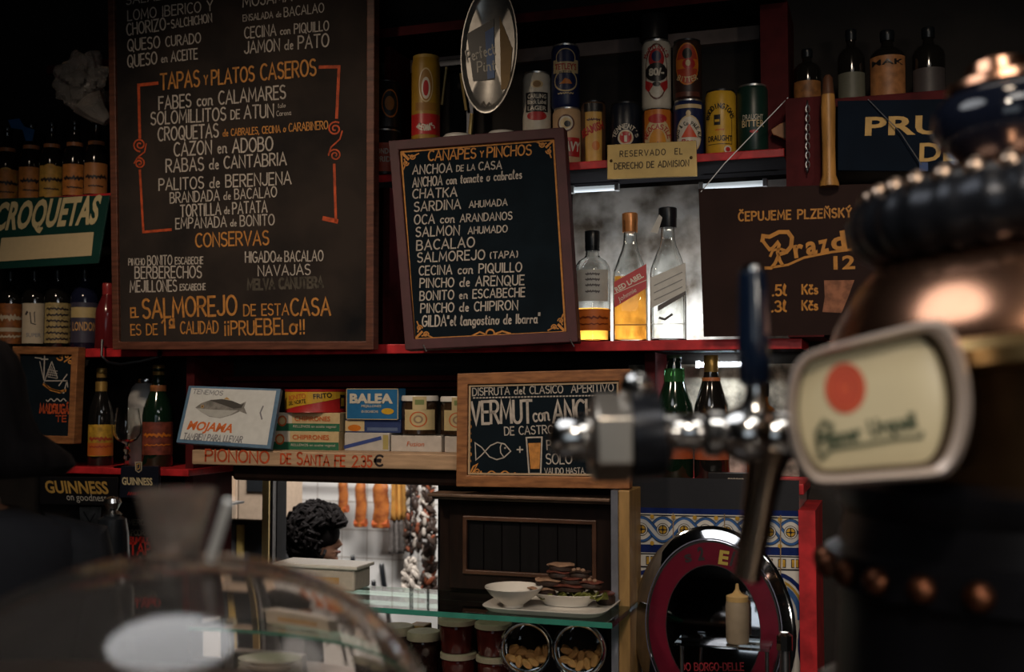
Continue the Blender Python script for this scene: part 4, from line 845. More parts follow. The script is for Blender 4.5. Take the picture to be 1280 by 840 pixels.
# ------------------------------------------------------------------ bottles
SH = {'beer': [(.93, 0), (1, .015), (1, .5), (.93, .57), (.62, .70), (.42, .78), (.36, .93), (.40, .94), (.40, .965), (.36, .97)],
      'spirit': [(.95, 0), (1, .015), (1, .62), (.94, .67), (.7, .735), (.4, .77), (.34, .80), (.32, .93), (.36, .94), (.36, .96)],
      'champ': [(.95, 0), (1, .015), (1, .52), (.93, .60), (.62, .74), (.42, .84), (.34, .93), (.40, .935), (.40, .96), (.34, .965)],
      'square': [(.96, 0), (1, .012), (1, .50), (.96, .54), (.70, .64), (.50, .71), (.40, .76), (.37, .84), (.38, .93), (.38, .95)],
      'wide': [(.95, 0), (1, .015), (1, .62), (.95, .68), (.75, .73), (.46, .76), (.38, .78), (.35, .84), (.40, .845), (.40, .86)]}
def bottle(name, px, Y, z0, hpx, wpx, shape, body, label, capm, cap=(.84, 1.0), capr=.43, labels=(), cat='bottle', group=None, sq=None, liquid=None, wall=None, M=None):
    m = mp(px, Y); h = hpx * m; r = wpx * m / 2; x = xx(px, Y); pr = [(a * r, c * h) for a, c in SH[shape]]
    t = thing(name, (x, Y, z0), label, cat, group); c0 = (x, Y, z0)
    Rz = Matrix.Rotation(math.atan2(-x, Y) + pi / 4 * 0, 4, 'Z') if sq else None
    b = B()
    if wall:
        inner = [(max(a - wall, .004), c if i else wall * 2) for i, (a, c) in enumerate(pr)]
        b.lathe(pr + inner[::-1], c0, 32, Rz, sq)
    else: b.lathe(pr, c0, 32, Rz, sq)
    b.build('bottle_glass', body, t)
    if liquid:
        lm, lv = liquid; q = [(a - wall - .0004, c) for a, c in pr if c < lv * h]; q = [(q[0][0], wall * 2 + .0004)] + q[1:] + [(q[-1][0] if q[-1][0] > 0 else r * .8, lv * h)]
        B().lathe(q, c0, 32, Rz, sq).build('liquid', lm, t)
    b = B(); a0, a1 = cap; k = capr * r
    b.lathe([(k * .98, a0 * h), (k, a0 * h + .001), (k, (a0 + (a1 - a0) * .45) * h), (k * 1.03, (a0 + (a1 - a0) * .5) * h), (k * 1.03, a1 * h - .002), (k * .94, a1 * h)], c0, 24); b.build('cap', capm, t)
    for lb_ in labels:
        v0, v1, half, lm, art = lb_[:5]; ra = lb_[5] if len(lb_) > 5 else 1.0
        if sq:
            d = V((0, 0, 1)).cross(V((-x, -Y, 0))).normalized(); fn = V((-x, -Y, 0)).normalized(); C_ = Flat(V(c0) + fn * (r * ra + .0006), d, (0, 0, 1)); uw = half * r
        else: C_ = Cyl(x, Y, r * ra + .0004, z0); uw = half * r * 1.35
        b = B(); b.mats = []; use(b, lm); rect(b, C_, -uw, uw, v0 * h, v1 * h, .0004, 14)
        if art: art(b, C_, uw, v0 * h, v1 * h)
        b.build('label', b.mats, t)
    return t
def art_scr(rows, ink, stripe=None):
    def f(b, C_, w, v0, v1):
        H = v1 - v0
        if stripe: use(b, stripe[2]); rect(b, C_, -w, w, v0 + H * stripe[0], v0 + H * stripe[1], .0008, 12)
        use(b, ink)
        for k, (f_, c_) in enumerate(rows): scrib(b, C_, w, v0 + H * f_, H * c_, k * 3)
    return f
def art_txt(rows, ink, stripe=None):    # rows: (text, height fraction from bottom, cap fraction)
    def f(b, C_, w, v0, v1):
        H = v1 - v0
        if stripe: use(b, stripe[2]); rect(b, C_, -w, w, v0 + H * stripe[0], v0 + H * stripe[1], .0008, 12)
        use(b, ink)
        for s, f_, cf_ in rows: typed(b, s, C_, (-w * .8, v0 + H * f_), (w * .8, v0 + H * f_), H * cf_, bold=.02, off=.0012)
    return f
lo = cm((.72, .26, .055), .5, noise=.3); ly = cm((.78, .42, .08), .5, noise=.3); lcr = cm((.56, .46, .33), .6, noise=.1); lred = cm((.34, .05, .02), .5); foil_o = cm((.55, .2, .07), .4, noise=.3); foil_g = mat('gold_foil', (.6, .36, .1), .35, metal=.6, noise=.3, nscale=40); ink = cm((.03, .02, .02))
UY = 2.62
hz = z_up
for i, (px, lab_, m_) in enumerate(((3, 'brown beer bottle with an orange label, first at the left edge above the green sign', lo), (33, 'brown beer bottle with a tan label, second from left above the green sign', lo), (59, 'brown beer bottle with a round yellow label, third from left above the green sign', ly), (88, 'brown beer bottle with a tan label and pale line, fourth above the green sign', lo), (115, 'brown beer bottle with a dark tan label, nearest the big blackboard above the green sign', cm((.5, .2, .06), .5)))):
    def art_r(b, C_, w, v0, v1, i=i):
        use(b, ink); scrib(b, C_, w, v0 + (v1 - v0) * .55, (v1 - v0) * .16, i); scrib(b, C_, w * .7, v0 + (v1 - v0) * .25, (v1 - v0) * .08, i + 3)
        if i in (0, 2): use(b, ly); ell(b, C_, -w * .1, (v0 + v1) / 2, w * .95, (v1 - v0) * .56, .0004, 20, 3, .82)
    bottle('beer_bottle', px, UY, hz, 103 - 2 * (i == 0), 30, 'beer', glass_dark, lab_, blackplastic, (.955, 1.0), .44, ((.06, .44, .82, m_, art_r), (.60, .72, .62, foil_o, None, .66)), group='beer bottles above the green sign')
for px, nm, lab_, body, lm, art, w_ in (
   (11, 'liquor_bottle', 'liquor bottle with an amber label, left edge below the green sign', glass_dark, cm((.36, .12, .03), .5, noise=.5), art_scr(((.65, .16), (.18, .1)), lcr, (.3, .4, lcr)), 30),
   (41, 'liquor_bottle', 'liquor bottle with a plain cream label and small animal drawing', glass_dark, lcr, None, 30),
   (70, 'liquor_bottle', 'liquor bottle with a crowded yellow label next to the cream label', glass_dark, cm((.46, .34, .14), .5, noise=.45, nscale=160), art_scr(((.85, .09), (.7, .09), (.55, .09), (.4, .09), (.25, .09), (.1, .09)), ink), 32),
   (104, 'gin_bottle', 'dark bottle reading LONDON nearest the big blackboard', cm((.010, .012, .03), .12), cm((.05, .045, .07), .4), art_txt((('LONDON', .3, .22),), cm((.5, .28, .1)), (.62, .88, cm((.48, .36, .16)))), 34)):
    if px == 41:
        def art(b, C_, w, v0, v1):
            use(b, ink); H = v1 - v0; ribbon(b, [(-w * .6, v0 + H * .72), (-w * .5, v0 + H * .78), (w * .0, v0 + H * .77)], H * .05, C_, .001); ribbon(b, [(-w * .3, v0 + H * .77), (-w * .2, v0 + H * .5), (w * .1, v0 + H * .47)], H * .025, C_, .001); ribbon(b, [(-.0, v0 + H * .76), (w * .05, v0 + H * .52)], H * .02, C_, .001)
            use(b, cm((.25, .24, .25))); typed(b, 'SUPER', C_, (-w * .55, v0 + H * .16), (w * .5, v0 + H * .16), H * .1, off=.001)
    bottle(nm, px, 2.60, z_mid, 104, w_, 'spirit', body, lab_, blackplastic, (.86, 1.0), .4, ((.08, .56, .82, lm, art),), group='liquor bottles under the green sign')
bottle('liqueur_bottle', 133, 2.56, z_mid, 82, 30, 'champ', cm((.12, .012, .014), .15), 'red bottle squeezed against the left frame of the big blackboard', cm((.3, .03, .03), .3), (.8, 1.0), .45, ((.5, .62, .6, cm((.4, .08, .02)), None, .85),))
# bright bottles between the tilted blackboard and brown sign
def art_bul(b, C_, w, v0, v1): use(b, cm((.10, .09, .09))); H = v1 - v0; [scrib(b, C_, w * .5, v0 + H * f_, H * .1, 1) for f_ in (.85, .68, .5, .3)]
bottle('whiskey_bottle', 741, 2.60, z_mid, 140, 46, 'wide', glass, 'round shouldered whiskey bottle with white and orange labels, touching the tilted blackboard', blackplastic, (.82, 1.0), .40, ((.36, .64, .72, cm((.50, .49, .46)), art_bul), (.10, .29, .9, cm((.62, .15, .02)), art_scr(((.6, .2), (.3, .12)), cm((.2, .03, .0))))), wall=.003, liquid=(whisky, .30))
def art_jw(b, C_, w, v0, v1):
    use(b, cR); m = mp(790, 2.6); polyf(b, C_, [(-w, v0 + 22 * m), (w, v0 + 46 * m), (w, v0 + 76 * m), (-w, v0 + 54 * m)], .001)
    use(b, cW); typed(b, 'RED LABEL', C_, (-w * .85, v0 + 41 * m), (w * .85, v0 + 60 * m), 6.5 * m, off=.0016, bold=.03); ribbon(b, [(-w, v0 + 39 * m), (w, v0 + 56 * m)], .8 * m, C_, .0015); typed(b, 'Johnnie', C_, (-w * .7, v0 + 29 * m), (w * .4, v0 + 42 * m), 6 * m, off=.0016, bold=0, slant=.2)
bottle('whisky_bottle', 788.5, 2.60, z_mid, 162, 43, 'square', glass, 'square whisky bottle with a slanted red label and golden cap', mat('gold_cap', (.66, .28, .10), .3, metal=.5, noise=.2, nscale=40), (.85, 1.0), .45, ((.12, .13, .92, cm((.5, .25, .05)), art_jw),), sq=6, wall=.003, liquid=(whisky, .50))
def art_lab(b, C_, w, v0, v1):
    m = mp(836, 2.6); use(b, cm((.50, .49, .46))); polyf(b, C_, [(-w, v0 + 20 * m), (w, v0 + 40 * m), (w, v0 + 76 * m), (-w, v0 + 58 * m)], .001); use(b, cm((.2, .2, .2)))
    for k in range(3): ribbon(b, [(-w * .8, v0 + (30 + 9 * k) * m), (w * .8, v0 + (46 + 9 * k) * m)], 1.2 * m, C_, .0015)
    use(b, cm((.08, .07, .07))); polyf(b, C_, [(-w * .6, v0 + 16 * m), (w, v0 + 36 * m), (w, v0 + 41 * m), (-w * .6, v0 + 23 * m)], .0012); ribbon(b, [(-w * .5, v0 + 8 * m), (-w * .2, v0 + 6 * m), (w * .2, v0 + 12 * m)], 3 * m, C_, .0012)
bottle('clear_bottle', 836, 2.60, z_mid, 168, 45, 'square', glass, 'clear square bottle with black cap and torn white paper label', blackplastic, (.85, 1.0), .50, ((.12, .125, .95, cm((.5, .5, .5)), art_lab),), sq=6, wall=.003)
for px, y0, y1, dx, lb_ in ((775, 282, 294, 1, ''), ):
    pass
t = tag(B().prism([P(822, 292, 2.575), P(813, 290, 2.575), P(824, 268, 2.575), P(828, 272, 2.575)], [P(822, 292, 2.577), P(813, 290, 2.577), P(824, 268, 2.577), P(828, 272, 2.577)]).build('paper_tag', cm((.5, .49, .46)), smooth=False), 'torn white paper tag hanging from the neck of the clear square bottle', 'tag')
# light strips and pale back panel behind those bottles
struct(B().box(xx(716, 2.735), xx(1000, 2.735), 2.738, YB, z_mid + .001, z_up - .03), 'trim_15', mat('pale_panel', (.34, .31, .28), .7, col2=(.05, .035, .022), nscale=11, lo=.38, hi=.62))
lamp_m = mat('lamp_tube', (.8, .85, .9), .4, emit=((.85, .95, 1), .32), noise=.02)
def strip(x0p, x1p, Y, zc, label, power, nm='strip_lamp'):
    x0, x1 = xx(x0p, Y), xx(x1p, Y); t_ = thing(nm, ((x0 + x1) / 2, Y, zc - .008), label, 'lamp')
    b_ = B(); b_.tube([(x0 + .008, Y, zc), (x1 - .008, Y, zc)], .007, 12); b_.build('tube', lamp_m, t_)
    for q in (x0, x1 - .01): b_ = B(); b_.box(q, q + .01, Y - .009, Y + .009, zc - .008, zc + .01); b_.build('end_holder', cm((.3, .3, .3)), t_, smooth=False, bevel=.001)
strip(714, 775, 2.70, zz(745, 236, 2.70), 'lit strip lamp under the shelf of cans, above the whiskey bottle', 1)
strip(876, 962, 2.68, zz(920, 231, 2.68), 'lit strip lamp under the shelf of cans, above the brown sign', 1)
light('strip_lamp_light', 'AREA', (xx(800, 2.70), 2.69, z_mid + .020), (xx(808, 2.72), 2.80, z_mid + .16), 2.2, (.88, .96, 1), shape='RECTANGLE', size=.30, size_y=.02)

# lower left shelf ------------------------------------------------------
bottle('beer_bottle', 127, 2.60, z_ll, 121, 31, 'beer', glass_dark, 'black bottle with a yellow and orange label beside the goblet', foil_g, (.90, 1.0), .40, ((.10, .42, .9, cm((.58, .34, .04), .4, noise=.5), art_scr(((.55, .16), (.3, .1)), lred, (.02, .42, cm((.5, .13, .02))))), (.70, .86, .7, foil_g, None, .45)))
bottle('beer_bottle', 198, 2.612, z_ll, 126, 38, 'beer', glass_bg, 'dark green bottle with a red brown label standing right of the goblet', foil_g, (.90, 1.0), .38, ((.12, .44, .9, cm((.22, .05, .03), .5, noise=.5), art_scr(((.6, .16), (.3, .08)), cO)), (.68, .80, .6, foil_o, None, .5)))
m = .80 * mp(160, 2.562); x = xx(160, 2.562); t = thing('goblet', (x, 2.562, z_ll), 'stemmed clear goblet between the two dark bottles on short red shelf', 'glass')
B().lathe([(20 * m, 0), (20 * m, .002), (4 * m, .007), (3 * m, 10 * m), (6 * m, 15 * m), (3 * m, 20 * m), (6 * m, 26 * m), (3 * m, 32 * m), (4 * m, 36 * m), (15 * m, 42 * m), (21 * m, 52 * m), (21 * m, 66 * m), (17 * m, 92 * m), (16 * m, 92 * m), (20 * m, 66 * m), (20 * m, 53 * m), (14 * m, 44 * m), (.001, 41 * m)], (x, 2.562, z_ll), 32).build('glass_bowl', glass, t)
x = xx(183, 2.694); m = .82 * mp(183, 2.694); t = thing('steel_shaker', (x, 2.697, z_ll), 'tall shiny steel jug behind the green bottle', 'jug')
B().lathe([(24 * m, 0), (27 * m, 10 * m), (27 * m, 100 * m), (22 * m, 116 * m), (17 * m, 121 * m), (17 * m, 124 * m)], (x, 2.697, z_ll), 32).build('jug_body', mat('dull_jug_steel', (.62, .60, .58), .45, metal=.2, noise=.35, nscale=14), t)
B().lathe([(18 * m, 122 * m), (19 * m, 125 * m), (18 * m, 129 * m), (5 * m, 131 * m)], (x, 2.697, z_ll), 32).build('lid', chrome, t)
# lower right shelf
bottle('sparkling_bottle', 843, 2.61, z_lr, 155, 47, 'champ', glass_bg, 'green bottle with bright green neck behind the tap arm', cm((.05, .09, .04), .4), (.955, .985), .40, ((.16, .42, .9, cm((.42, .09, .03)), None), (.72, .88, .9, glass_bgl, None, .54)))
bottle('liqueur_bottle', 889, 2.61, z_lr, 154, 44, 'champ', glass_dark, 'dark bottle with golden foil neck behind the tap arm', foil_g, (.82, 1.0), .40, ((.16, .40, .9, cm((.34, .08, .03)), None), (.70, .82, .8, cm((.42, .14, .05), .4), None, .50)))
bottle('liqueur_bottle', 953, 2.64, z_lr, 120, 40, 'spirit', mat('amber_glass', (.5, .16, .03), .08, noise=.2, nscale=20), 'amber bottle half hidden by the tap handle', blackplastic, (.86, 1.0), .4, ((.15, .5, .8, cW, None),))
t = thing('black_box', (xx(908, 2.555), 2.56, z_lr), 'small flat black packet with white print lying before the dark bottle', 'box')
B().box(xx(884, 2.54), xx(934, 2.54), 2.54, 2.57, z_lr, z_lr + 11 * mp(900, 2.54)).build('packet', cK, t, smooth=False, bevel=.001)
b = B(); F_ = Flat((xx(909, 2.54), 2.5395, z_lr), (1, 0, 0), (0, 0, 1)); ribbon(b, [(k * .0022, .007 + .002 * sin(k * 2.3)) for k in range(17)], .0012, F_, .0006); b.build('print', cW, t)
struct(B().box(xx(786, 2.74), xx(998, 2.74), 2.738, YB, z_lr + .001, z_mid - .05), 'trim_16', mat('rough_stone', (.46, .41, .33), .9, noise=.75, nscale=26, bump=.5))
strip(870, 950, 2.70, zz(905, 456, 2.70), 'lit strip lamp under the long red shelf, behind the two bottles', 1)
light('strip_lamp_light', 'AREA', (xx(905, 2.69), 2.685, zz(905, 452, 2.69)), (xx(905, 2.72), 2.76, z_lr + .1), .7, (.88, .96, 1), shape='RECTANGLE', size=.12, size_y=.015)
# bottles on top at right (dim)
RZ = zz(1100, 127, 2.56)
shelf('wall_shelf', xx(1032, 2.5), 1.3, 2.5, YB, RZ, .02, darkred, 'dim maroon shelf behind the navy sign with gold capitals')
for px, w_, h_, lm, lab_ in ((1014, 34, 75, cm((.34, .14, .04), .5, noise=.5), 'dim bottle with an orange label over the maroon post'), (1070, 34, 100, cm((.12, .12, .09), .5), 'dim bottle with a white neck tag beside the golden handle'), (1116, 44, 95, cm((.40, .17, .06), .5, noise=.4), 'tall dim bottle with a large tan label above the navy sign'), (1168, 40, 95, cm((.06, .05, .05), .5), 'dim dark bottle with faint script, above the end of the navy sign')):
    zb = RZ if px > 1020 else zz(1000, 122, YF - .03)
    bottle('liquor_bottle', px, 2.60, zb, h_, w_, 'spirit', glass_dark, lab_, blackplastic, (.86, 1.0), .4, ((.03, .62 if px == 1116 else .42, .9, lm, art_txt((('MAK', .78, .13),), cK) if px == 1116 else None),), group='dim bottles at the top right')
# golden turned handle, chain, little wooden hook
x = xx(1040, 2.46); m = mp(1040, 2.46)
t = thing('wooden_baton', (x, 2.46, zz(1040, 231, 2.46)), 'golden turned wooden baton standing beside the chain', 'baton')
B().lathe([(12 * m, 0), (12 * m, 4 * m), (8.5 * m, 14 * m), (8 * m, 50 * m), (9 * m, 100 * m), (8 * m, 118 * m)], (x, 2.46, zz(1040, 233, 2.46)), 24).build('shaft', wood_gold, t)
B().lathe([(8.5 * m, 117 * m), (7 * m, 122 * m), (6 * m, 138 * m), (3 * m, 142 * m)], (x, 2.46, zz(1040, 233, 2.46)), 24).build('tip', cm((.10, .04, .02)), t)
b = B()
for k in range(15):
    y0 = 128 + k * 5.8; c = P(1009 + (k % 2) * .6, y0 + 2.5, 2.485); rr_ = .0065
    ax = V((1, 0, 0)) if k % 2 else V((.35, -.93, 0)); b.tube([c + V((0, 0, 1)) * rr_ * 1.25 * cos(2 * pi * i / 10) + ax * rr_ * .6 * sin(2 * pi * i / 10) for i in range(11)], .0013, 5, caps=False)
tag(b.build('chain', steel), 'small steel chain hanging down the maroon post', 'chain')
b = B(); FP = Plane([(963, 145), (988, 145), (988, 178), (963, 178)], 2.55); slab(b, FP, [FP.uv(*q) for q in ((988, 149), (974, 155), (963.5, 162), (966, 168), (976, 172), (988, 177))], 0, -.014)
tag(b.build('wooden_hook', cm((.34, .16, .07), .5), smooth=False, bevel=.002), 'little tan wooden hook at the end of the cans shelf', 'hook')
# ------------------------------------------------------------------ tins and boxes on the painted shelf
def box_px(name, p0, p1, Y, d, z0, hpx, label, m_, arts=(), cat='box', group='tinned fish on the painted shelf', skew=0):
    x0, x1 = xx(p0, Y), xx(p1, Y); m = mp((p0 + p1) / 2, Y); t_ = thing(name, ((x0 + x1) / 2, Y + d / 2, z0), label, cat, group)
    B().box(x0, x1, Y, Y + d, z0, z0 + hpx * m).build('carton', m_, t_, smooth=False, bevel=.0015)
    F = Flat((x0, Y, z0), (1, 0, 0), (0, 0, 1)); b_ = B(); b_.mats = []
    for f in arts: f(b_, F, x1 - x0, hpx * m)
    if b_.v: b_.build('print', b_.mats, t_)
    return z0 + hpx * m
def fr(c, u0, u1, v0, v1, off=.0005): return lambda b_, F, w, h: (use(b_, c), rect(b_, F, w * u0, w * u1, h * v0, h * v1, off, 1))
def ft(s, c, u0, u1, v, cap, bold=.02, slant=0, dv=0): return lambda b_, F, w, h: (use(b_, c), typed(b_, s, F, (w * u0, h * v), (w * u1, h * (v + dv)), h * cap, bold=bold, slant=slant, off=.0012))
def fe(c, u, v, ru, rv, off=.001, ring=0): return lambda b_, F, w, h: (use(b_, c), ell(b_, F, w * u, h * v, w * ru, h * rv, off, 18, 1, ring))
cGr = cm((.03, .15, .08), .4); cSk = cm((.02, .14, .32), .4); cRd = cm((.55, .12, .03), .4)
chip = lambda: (fr(cGr, 0, 1, 0, .42), fr(cW, 0, .28, .42, 1), ft('CHIPIRONES', cRd, .32, .86, .56, .26), ft('RELLENOS en aceite vegetal', cW, .3, .95, .2, .14, 0), fe(cRd, .13, .55, .07, .3), fe(cC, .13, .55, .05, .2, .0014))
BY = 2.53
z1 = box_px('squid_carton', 340, 424, BY, .10, z_pi, 23, 'green and cream squid carton, lower one of two under the round tin', cC, chip())
z1 = box_px('squid_carton', 343, 425, BY + .004, .10, z1, 23, 'green and cream squid carton, upper one of two under the round tin', cC, chip())
x = xx(395, 2.59); m = mp(395, 2.59); t = thing('round_tin', (x, 2.59, z1), 'large round red and yellow tuna tin on top of the squid cartons', 'tin', 'tinned fish on the painted shelf')
B().lathe([(37 * m, 0), (38.5 * m, .001), (38 * m, .003), (38 * m, 26 * m), (38.5 * m, 27 * m), (38.5 * m, 28.5 * m), (36 * m, 28.5 * m), (35 * m, 27 * m), (.001, 27 * m)], (x, 2.59, z1), 48).build('tin_body', cR, t)
b = B(); b.mats = []; C_ = Cyl(x, 2.59, 38 * m, z1); use(b, cY)
polyf_pts = [(-52 * m + k * 6 * m, 3 * m + k * 1.05 * m) for k in range(18)]
for (a, c), (a2, c2) in zip(polyf_pts, polyf_pts[1:]): b.add([C_(a, min(c, 25 * m), .0006), C_(a2, min(c2, 25 * m), .0006), C_(a2, 25.5 * m, .0006), C_(a, 25.5 * m, .0006)], [(0, 1, 2, 3)])
use(b, cRd); typed(b, 'BONITO', C_, (-38 * m, 15 * m), (-12 * m, 18 * m), 6 * m, off=.0012, bold=.02); use(b, cK); typed(b, 'FRITO', C_, (-3 * m, 17 * m), (20 * m, 19 * m), 6 * m, off=.0012, bold=.02); typed(b, 'DEL NORTE', C_, (-38 * m, 9 * m), (-12 * m, 12 * m), 5 * m, off=.0012, bold=.02)
use(b, cK); rect(b, C_, 33 * m, 44 * m, 5 * m, 22 * m, .001); use(b, cY); rect(b, C_, 35 * m, 42 * m, 8 * m, 18 * m, .0014); b.build('label_print', b.mats, t)
z1 = box_px('blue_white_carton', 431, 487, BY, .10, z_pi, 22.5, 'white carton with a slanted blue band, lowest below the blue carton', cm((.50, .47, .43), .4), (lambda b_, F, w, h: (use(b_, cm((.04, .07, .25))), ribbon(b_, [(w * .02, h * .2), (w * .8, h * .72)], h * .2, F, .0007)), fr(cm((.4, .33, .12)), .86, .98, .1, .9)))
z1 = box_px('fish_tin', 432, 501, BY + .01, .10, z1, 16.5, 'flat blue tin with an orange corner, between two cartons', cm((.03, .05, .15), .4), (fr(cC, 0, .35, .1, .9), fe(cO, .17, .35, .12, .25, .0009), fr(cm((.10, .14, .25)), .4, .95, .15, .4)))
box_px('mussel_carton', 433, 498, BY + .003, .045, z1, 38.5, 'upright blue carton of mussels with big white capitals', cSk, (fr(cC, 0, 1, 0, .02), fr(cC, 0, 1, .98, 1), fr(cC, 0, .015, 0, 1), fr(cC, .985, 1, 0, 1), ft('BALEA', cW, .07, .9, .54, .3, .05), ft('MEJILLONES', cW, .3, .68, .4, .08, .01), ft('EN ESCABECHE', cW, .3, .62, .22, .08, .01), fe(cY, .8, .27, .12, .1)))
z1 = box_px('white_carton', 489, 552, BY, .09, z_pi, 20, 'long low white carton with red script under a jar', cm((.55, .50, .45), .4), (ft('Fusion', cRd, .32, .66, .35, .3, 0, .2),))
z3 = box_px('white_carton', 556, 600, BY, .09, z_pi, 20, 'white carton beside the vermouth blackboard, under a half hidden jar', cm((.55, .50, .45), .4))
def jar(px, Y, z0, label, group):
    m = mp(px, Y); x = xx(px, Y); t = thing('preserve_jar', (x, Y, z0), label, 'jar', group)
    B().lathe([(21 * m, 0), (23 * m, 2 * m), (23 * m, 37 * m), (21 * m, 42 * m), (20 * m, 44 * m)], (x, Y, z0), 32).build('jar_glass', mat('dark_jar', (.045, .025, .014), .1, noise=.6, nscale=60), t)
    B().lathe([(23.5 * m, 42.5 * m), (23.5 * m, 47 * m), (22.5 * m, 49 * m), (.001, 49 * m)], (x, Y, z0), 32).build('lid', ceramic, t)
    b = B(); b.mats = []; C_ = Cyl(x, Y, 23 * m, z0); use(b, cm((.58, .46, .24))); rect(b, C_, -21 * m, 21 * m, 7 * m, 32 * m, .0006); rect(b, C_, -9 * m, 8 * m, 32 * m, 48 * m, .0016)
    use(b, cRd); ell(b, C_, -2 * m, 20 * m, 11 * m, 9.5 * m, .001, ring=.85); use(b, cm((.3, .2, .12))); ell(b, C_, -2 * m, 20 * m, 6 * m, 5 * m, .001, ring=.6); use(b, cm((.2, .25, .08))); rect(b, C_, -6 * m, 5 * m, 38 * m, 44 * m, .002); b.build('label', b.mats, t)
jar(525, 2.575, z1, 'lidded jar of dark preserve standing on the white carton with red script', 'preserve jars on the painted shelf')
jar(574, 2.575, z3, 'lidded jar half hidden by the vermouth blackboard frame', 'preserve jars on the painted shelf')
# cable under the long shelf, plastic bag, blue glare shape
b = B(); b.tube([P(128, 425, 2.51), P(127, 445, 2.5), P(135, 453, 2.5), P(150, 455.5, 2.5), P(175, 452, 2.5), P(199, 446, 2.505)], .0035, 8); b.tube([P(199, 446, 2.505), P(200, 437, 2.52)], .006, 8)
tag(b.build('cable', blackplastic), 'black cable looping below the long red shelf beside the big blackboard', 'cable')
# ------------------------------------------------------------------ dishes and snacks on the glass shelf
def gxy(px, Y): return xx(px, Y), mp(px, Y)
ZG = z_gl + .0005
def dish(name, px, Y, z0, rpx, hpx, label, cat='plate', ry=1, foot=.5, m_=ceramic, group=None):
    x, m = gxy(px, Y); r, h = rpx * m, hpx * m; t_ = V((x, Y, z0)); M = Matrix.Scale(ry, 4, (0, 1, 0)) if ry != 1 else None
    b_ = B(); b_.lathe([(r * foot, 0), (r * foot * 1.02, h * .12), (r * .8, h * .6), (r, h * .96), (r * .995, h), (r * .93, h * .93), (r * .7, h * .55), (r * foot * .8, h * .25), (.001, h * .22)], t_, 40, M)
    return tag(b_.build(name, m_), label, cat, group)
# long tray: a shallow oblong dish
x, m = gxy(690, 2.335); b = B(); tr = []
for k, z in ((.90, 0), (.93, .002), (1, .0105), (1, .012), (.985, .012), (.9, .005), (.3, .004)):
    tr.append([V((x + (78 * m * k) * math.copysign(abs(cos(a)) ** .35, cos(a)), 2.335 + .105 * k * math.copysign(abs(sin(a)) ** .35, sin(a)), ZG + z)) for a in [2 * pi * i / 48 for i in range(48)]])
b.rings(tr); tag(b.build('serving_tray', ceramic), 'long shallow white tray under the bowl and the plate of snacks', 'tray')
zt = ZG + .0055
dish('bowl', 642, 2.29, zt, 36, 25, 'small empty white bowl at the left end of the tray', 'bowl', foot=.34)
zp = zt
dish('plate', 707, 2.35, zp, 47, 15, 'white plate heaped with dark canapes and lettuce', 'plate', ry=.62, foot=.6)
zs_ = zp + 7 * mp(700, 2.35)
lm_ = mat('lettuce', (.16, .17, .03), .5, noise=.6, nscale=50); brd = mat('dark_bread', (.035, .016, .01), .6, noise=.6, nscale=60); ham = mat('cured_ham', (.16, .05, .035), .4, noise=.5, nscale=50); pale = mat('pale_filling', (.38, .23, .15), .5, noise=.4, nscale=60)
rl = random.Random(11)
for k, (px, py) in enumerate(((716, 747), (700, 750), (730, 747), (690, 749), (742, 749))):
    c = P(px, py, 2.335); b = B(); n = 22; L = []
    for q in range(4):
        rr_ = (.001, .01, .02, .027)[q]; L.append([c + V((rr_ * 1.2 * cos(2 * pi * i / n), rr_ * .75 * sin(2 * pi * i / n), .004 * q * (.6 + .7 * sin(5 * 2 * pi * i / n + k)) * (q / 3))) for i in range(n)])
    b.rings(L, cap1=False); o = b.build('lettuce_leaf', lm_); md = o.modifiers.new('Solidify', 'SOLIDIFY'); md.thickness = .0012
    tag(o, 'ruffled green lettuce leaf under the dark canapes', 'lettuce', 'lettuce leaves on the plate of snacks')
def canape(px, py, w, label, top, kind):
    Y = 2.335; c = P(px, py, Y); m = mp(px, Y); t_ = thing('canape', c, label, 'canape', 'canapes heaped on the white plate')
    B().lathe([(w * .40 * m, 0), (w * .5 * m, 1.2 * m), (w * .5 * m, 4.5 * m), (w * .44 * m, 6 * m)], c, 20, Matrix.Scale(.6, 4, (0, 1, 0))).build('bread', brd, t_)
    b_ = B(); n = 26; L = []
    for kz, z in ((.45, 5.8), (.56, 7), (.56, 8), (.4, 9.2)): L.append([c + V((w * kz * m * (1 + .09 * sin(3 * a + px)) * cos(a), w * .6 * kz * m * sin(a), (z + .9 * sin(4 * a + px)) * m)) for a in [2 * pi * i / n for i in range(n)]])
    b_.rings(L); b_.build('topping', top, t_)
    if kind:
        b_ = B()
        for q in range(3): b_.ball(c + V(((q - 1) * w * .22 * m, -.006, (9.5 + q % 2) * m)), 3.2 * m, None, 2.6 * m, 10, 6)
        b_.build('garnish', pale, t_)
for a in ((678, 743, 34, 'dark canape with a pale slice, bottom left of the heap', pale, 0), (712, 739, 40, 'dark canape in the middle of the heap, above the lettuce', ham, 0), (738, 735, 30, 'dark canape with pinkish garnish at the right of the heap', ham, 1),
          (686, 732, 34, 'dark canape with a pale slice, second layer at the left', pale, 0), (715, 730, 32, 'dark canape of the second layer behind the garnish', ham, 0), (700, 722, 30, 'dark canape under the topmost one', ham, 0), (724, 722, 26, 'dark canape right of the top of the heap', brd, 1), (702, 713.5, 32, 'topmost dark canape of the heap, with a thin tan slice', pale, 0)):
    canape(*a)
x, m = gxy(756, 2.38); t = thing('canape', (x, 2.38, zt), 'reddish brown bite lying at the right edge of the tray beside the post', 'canape', 'canapes heaped on the white plate')
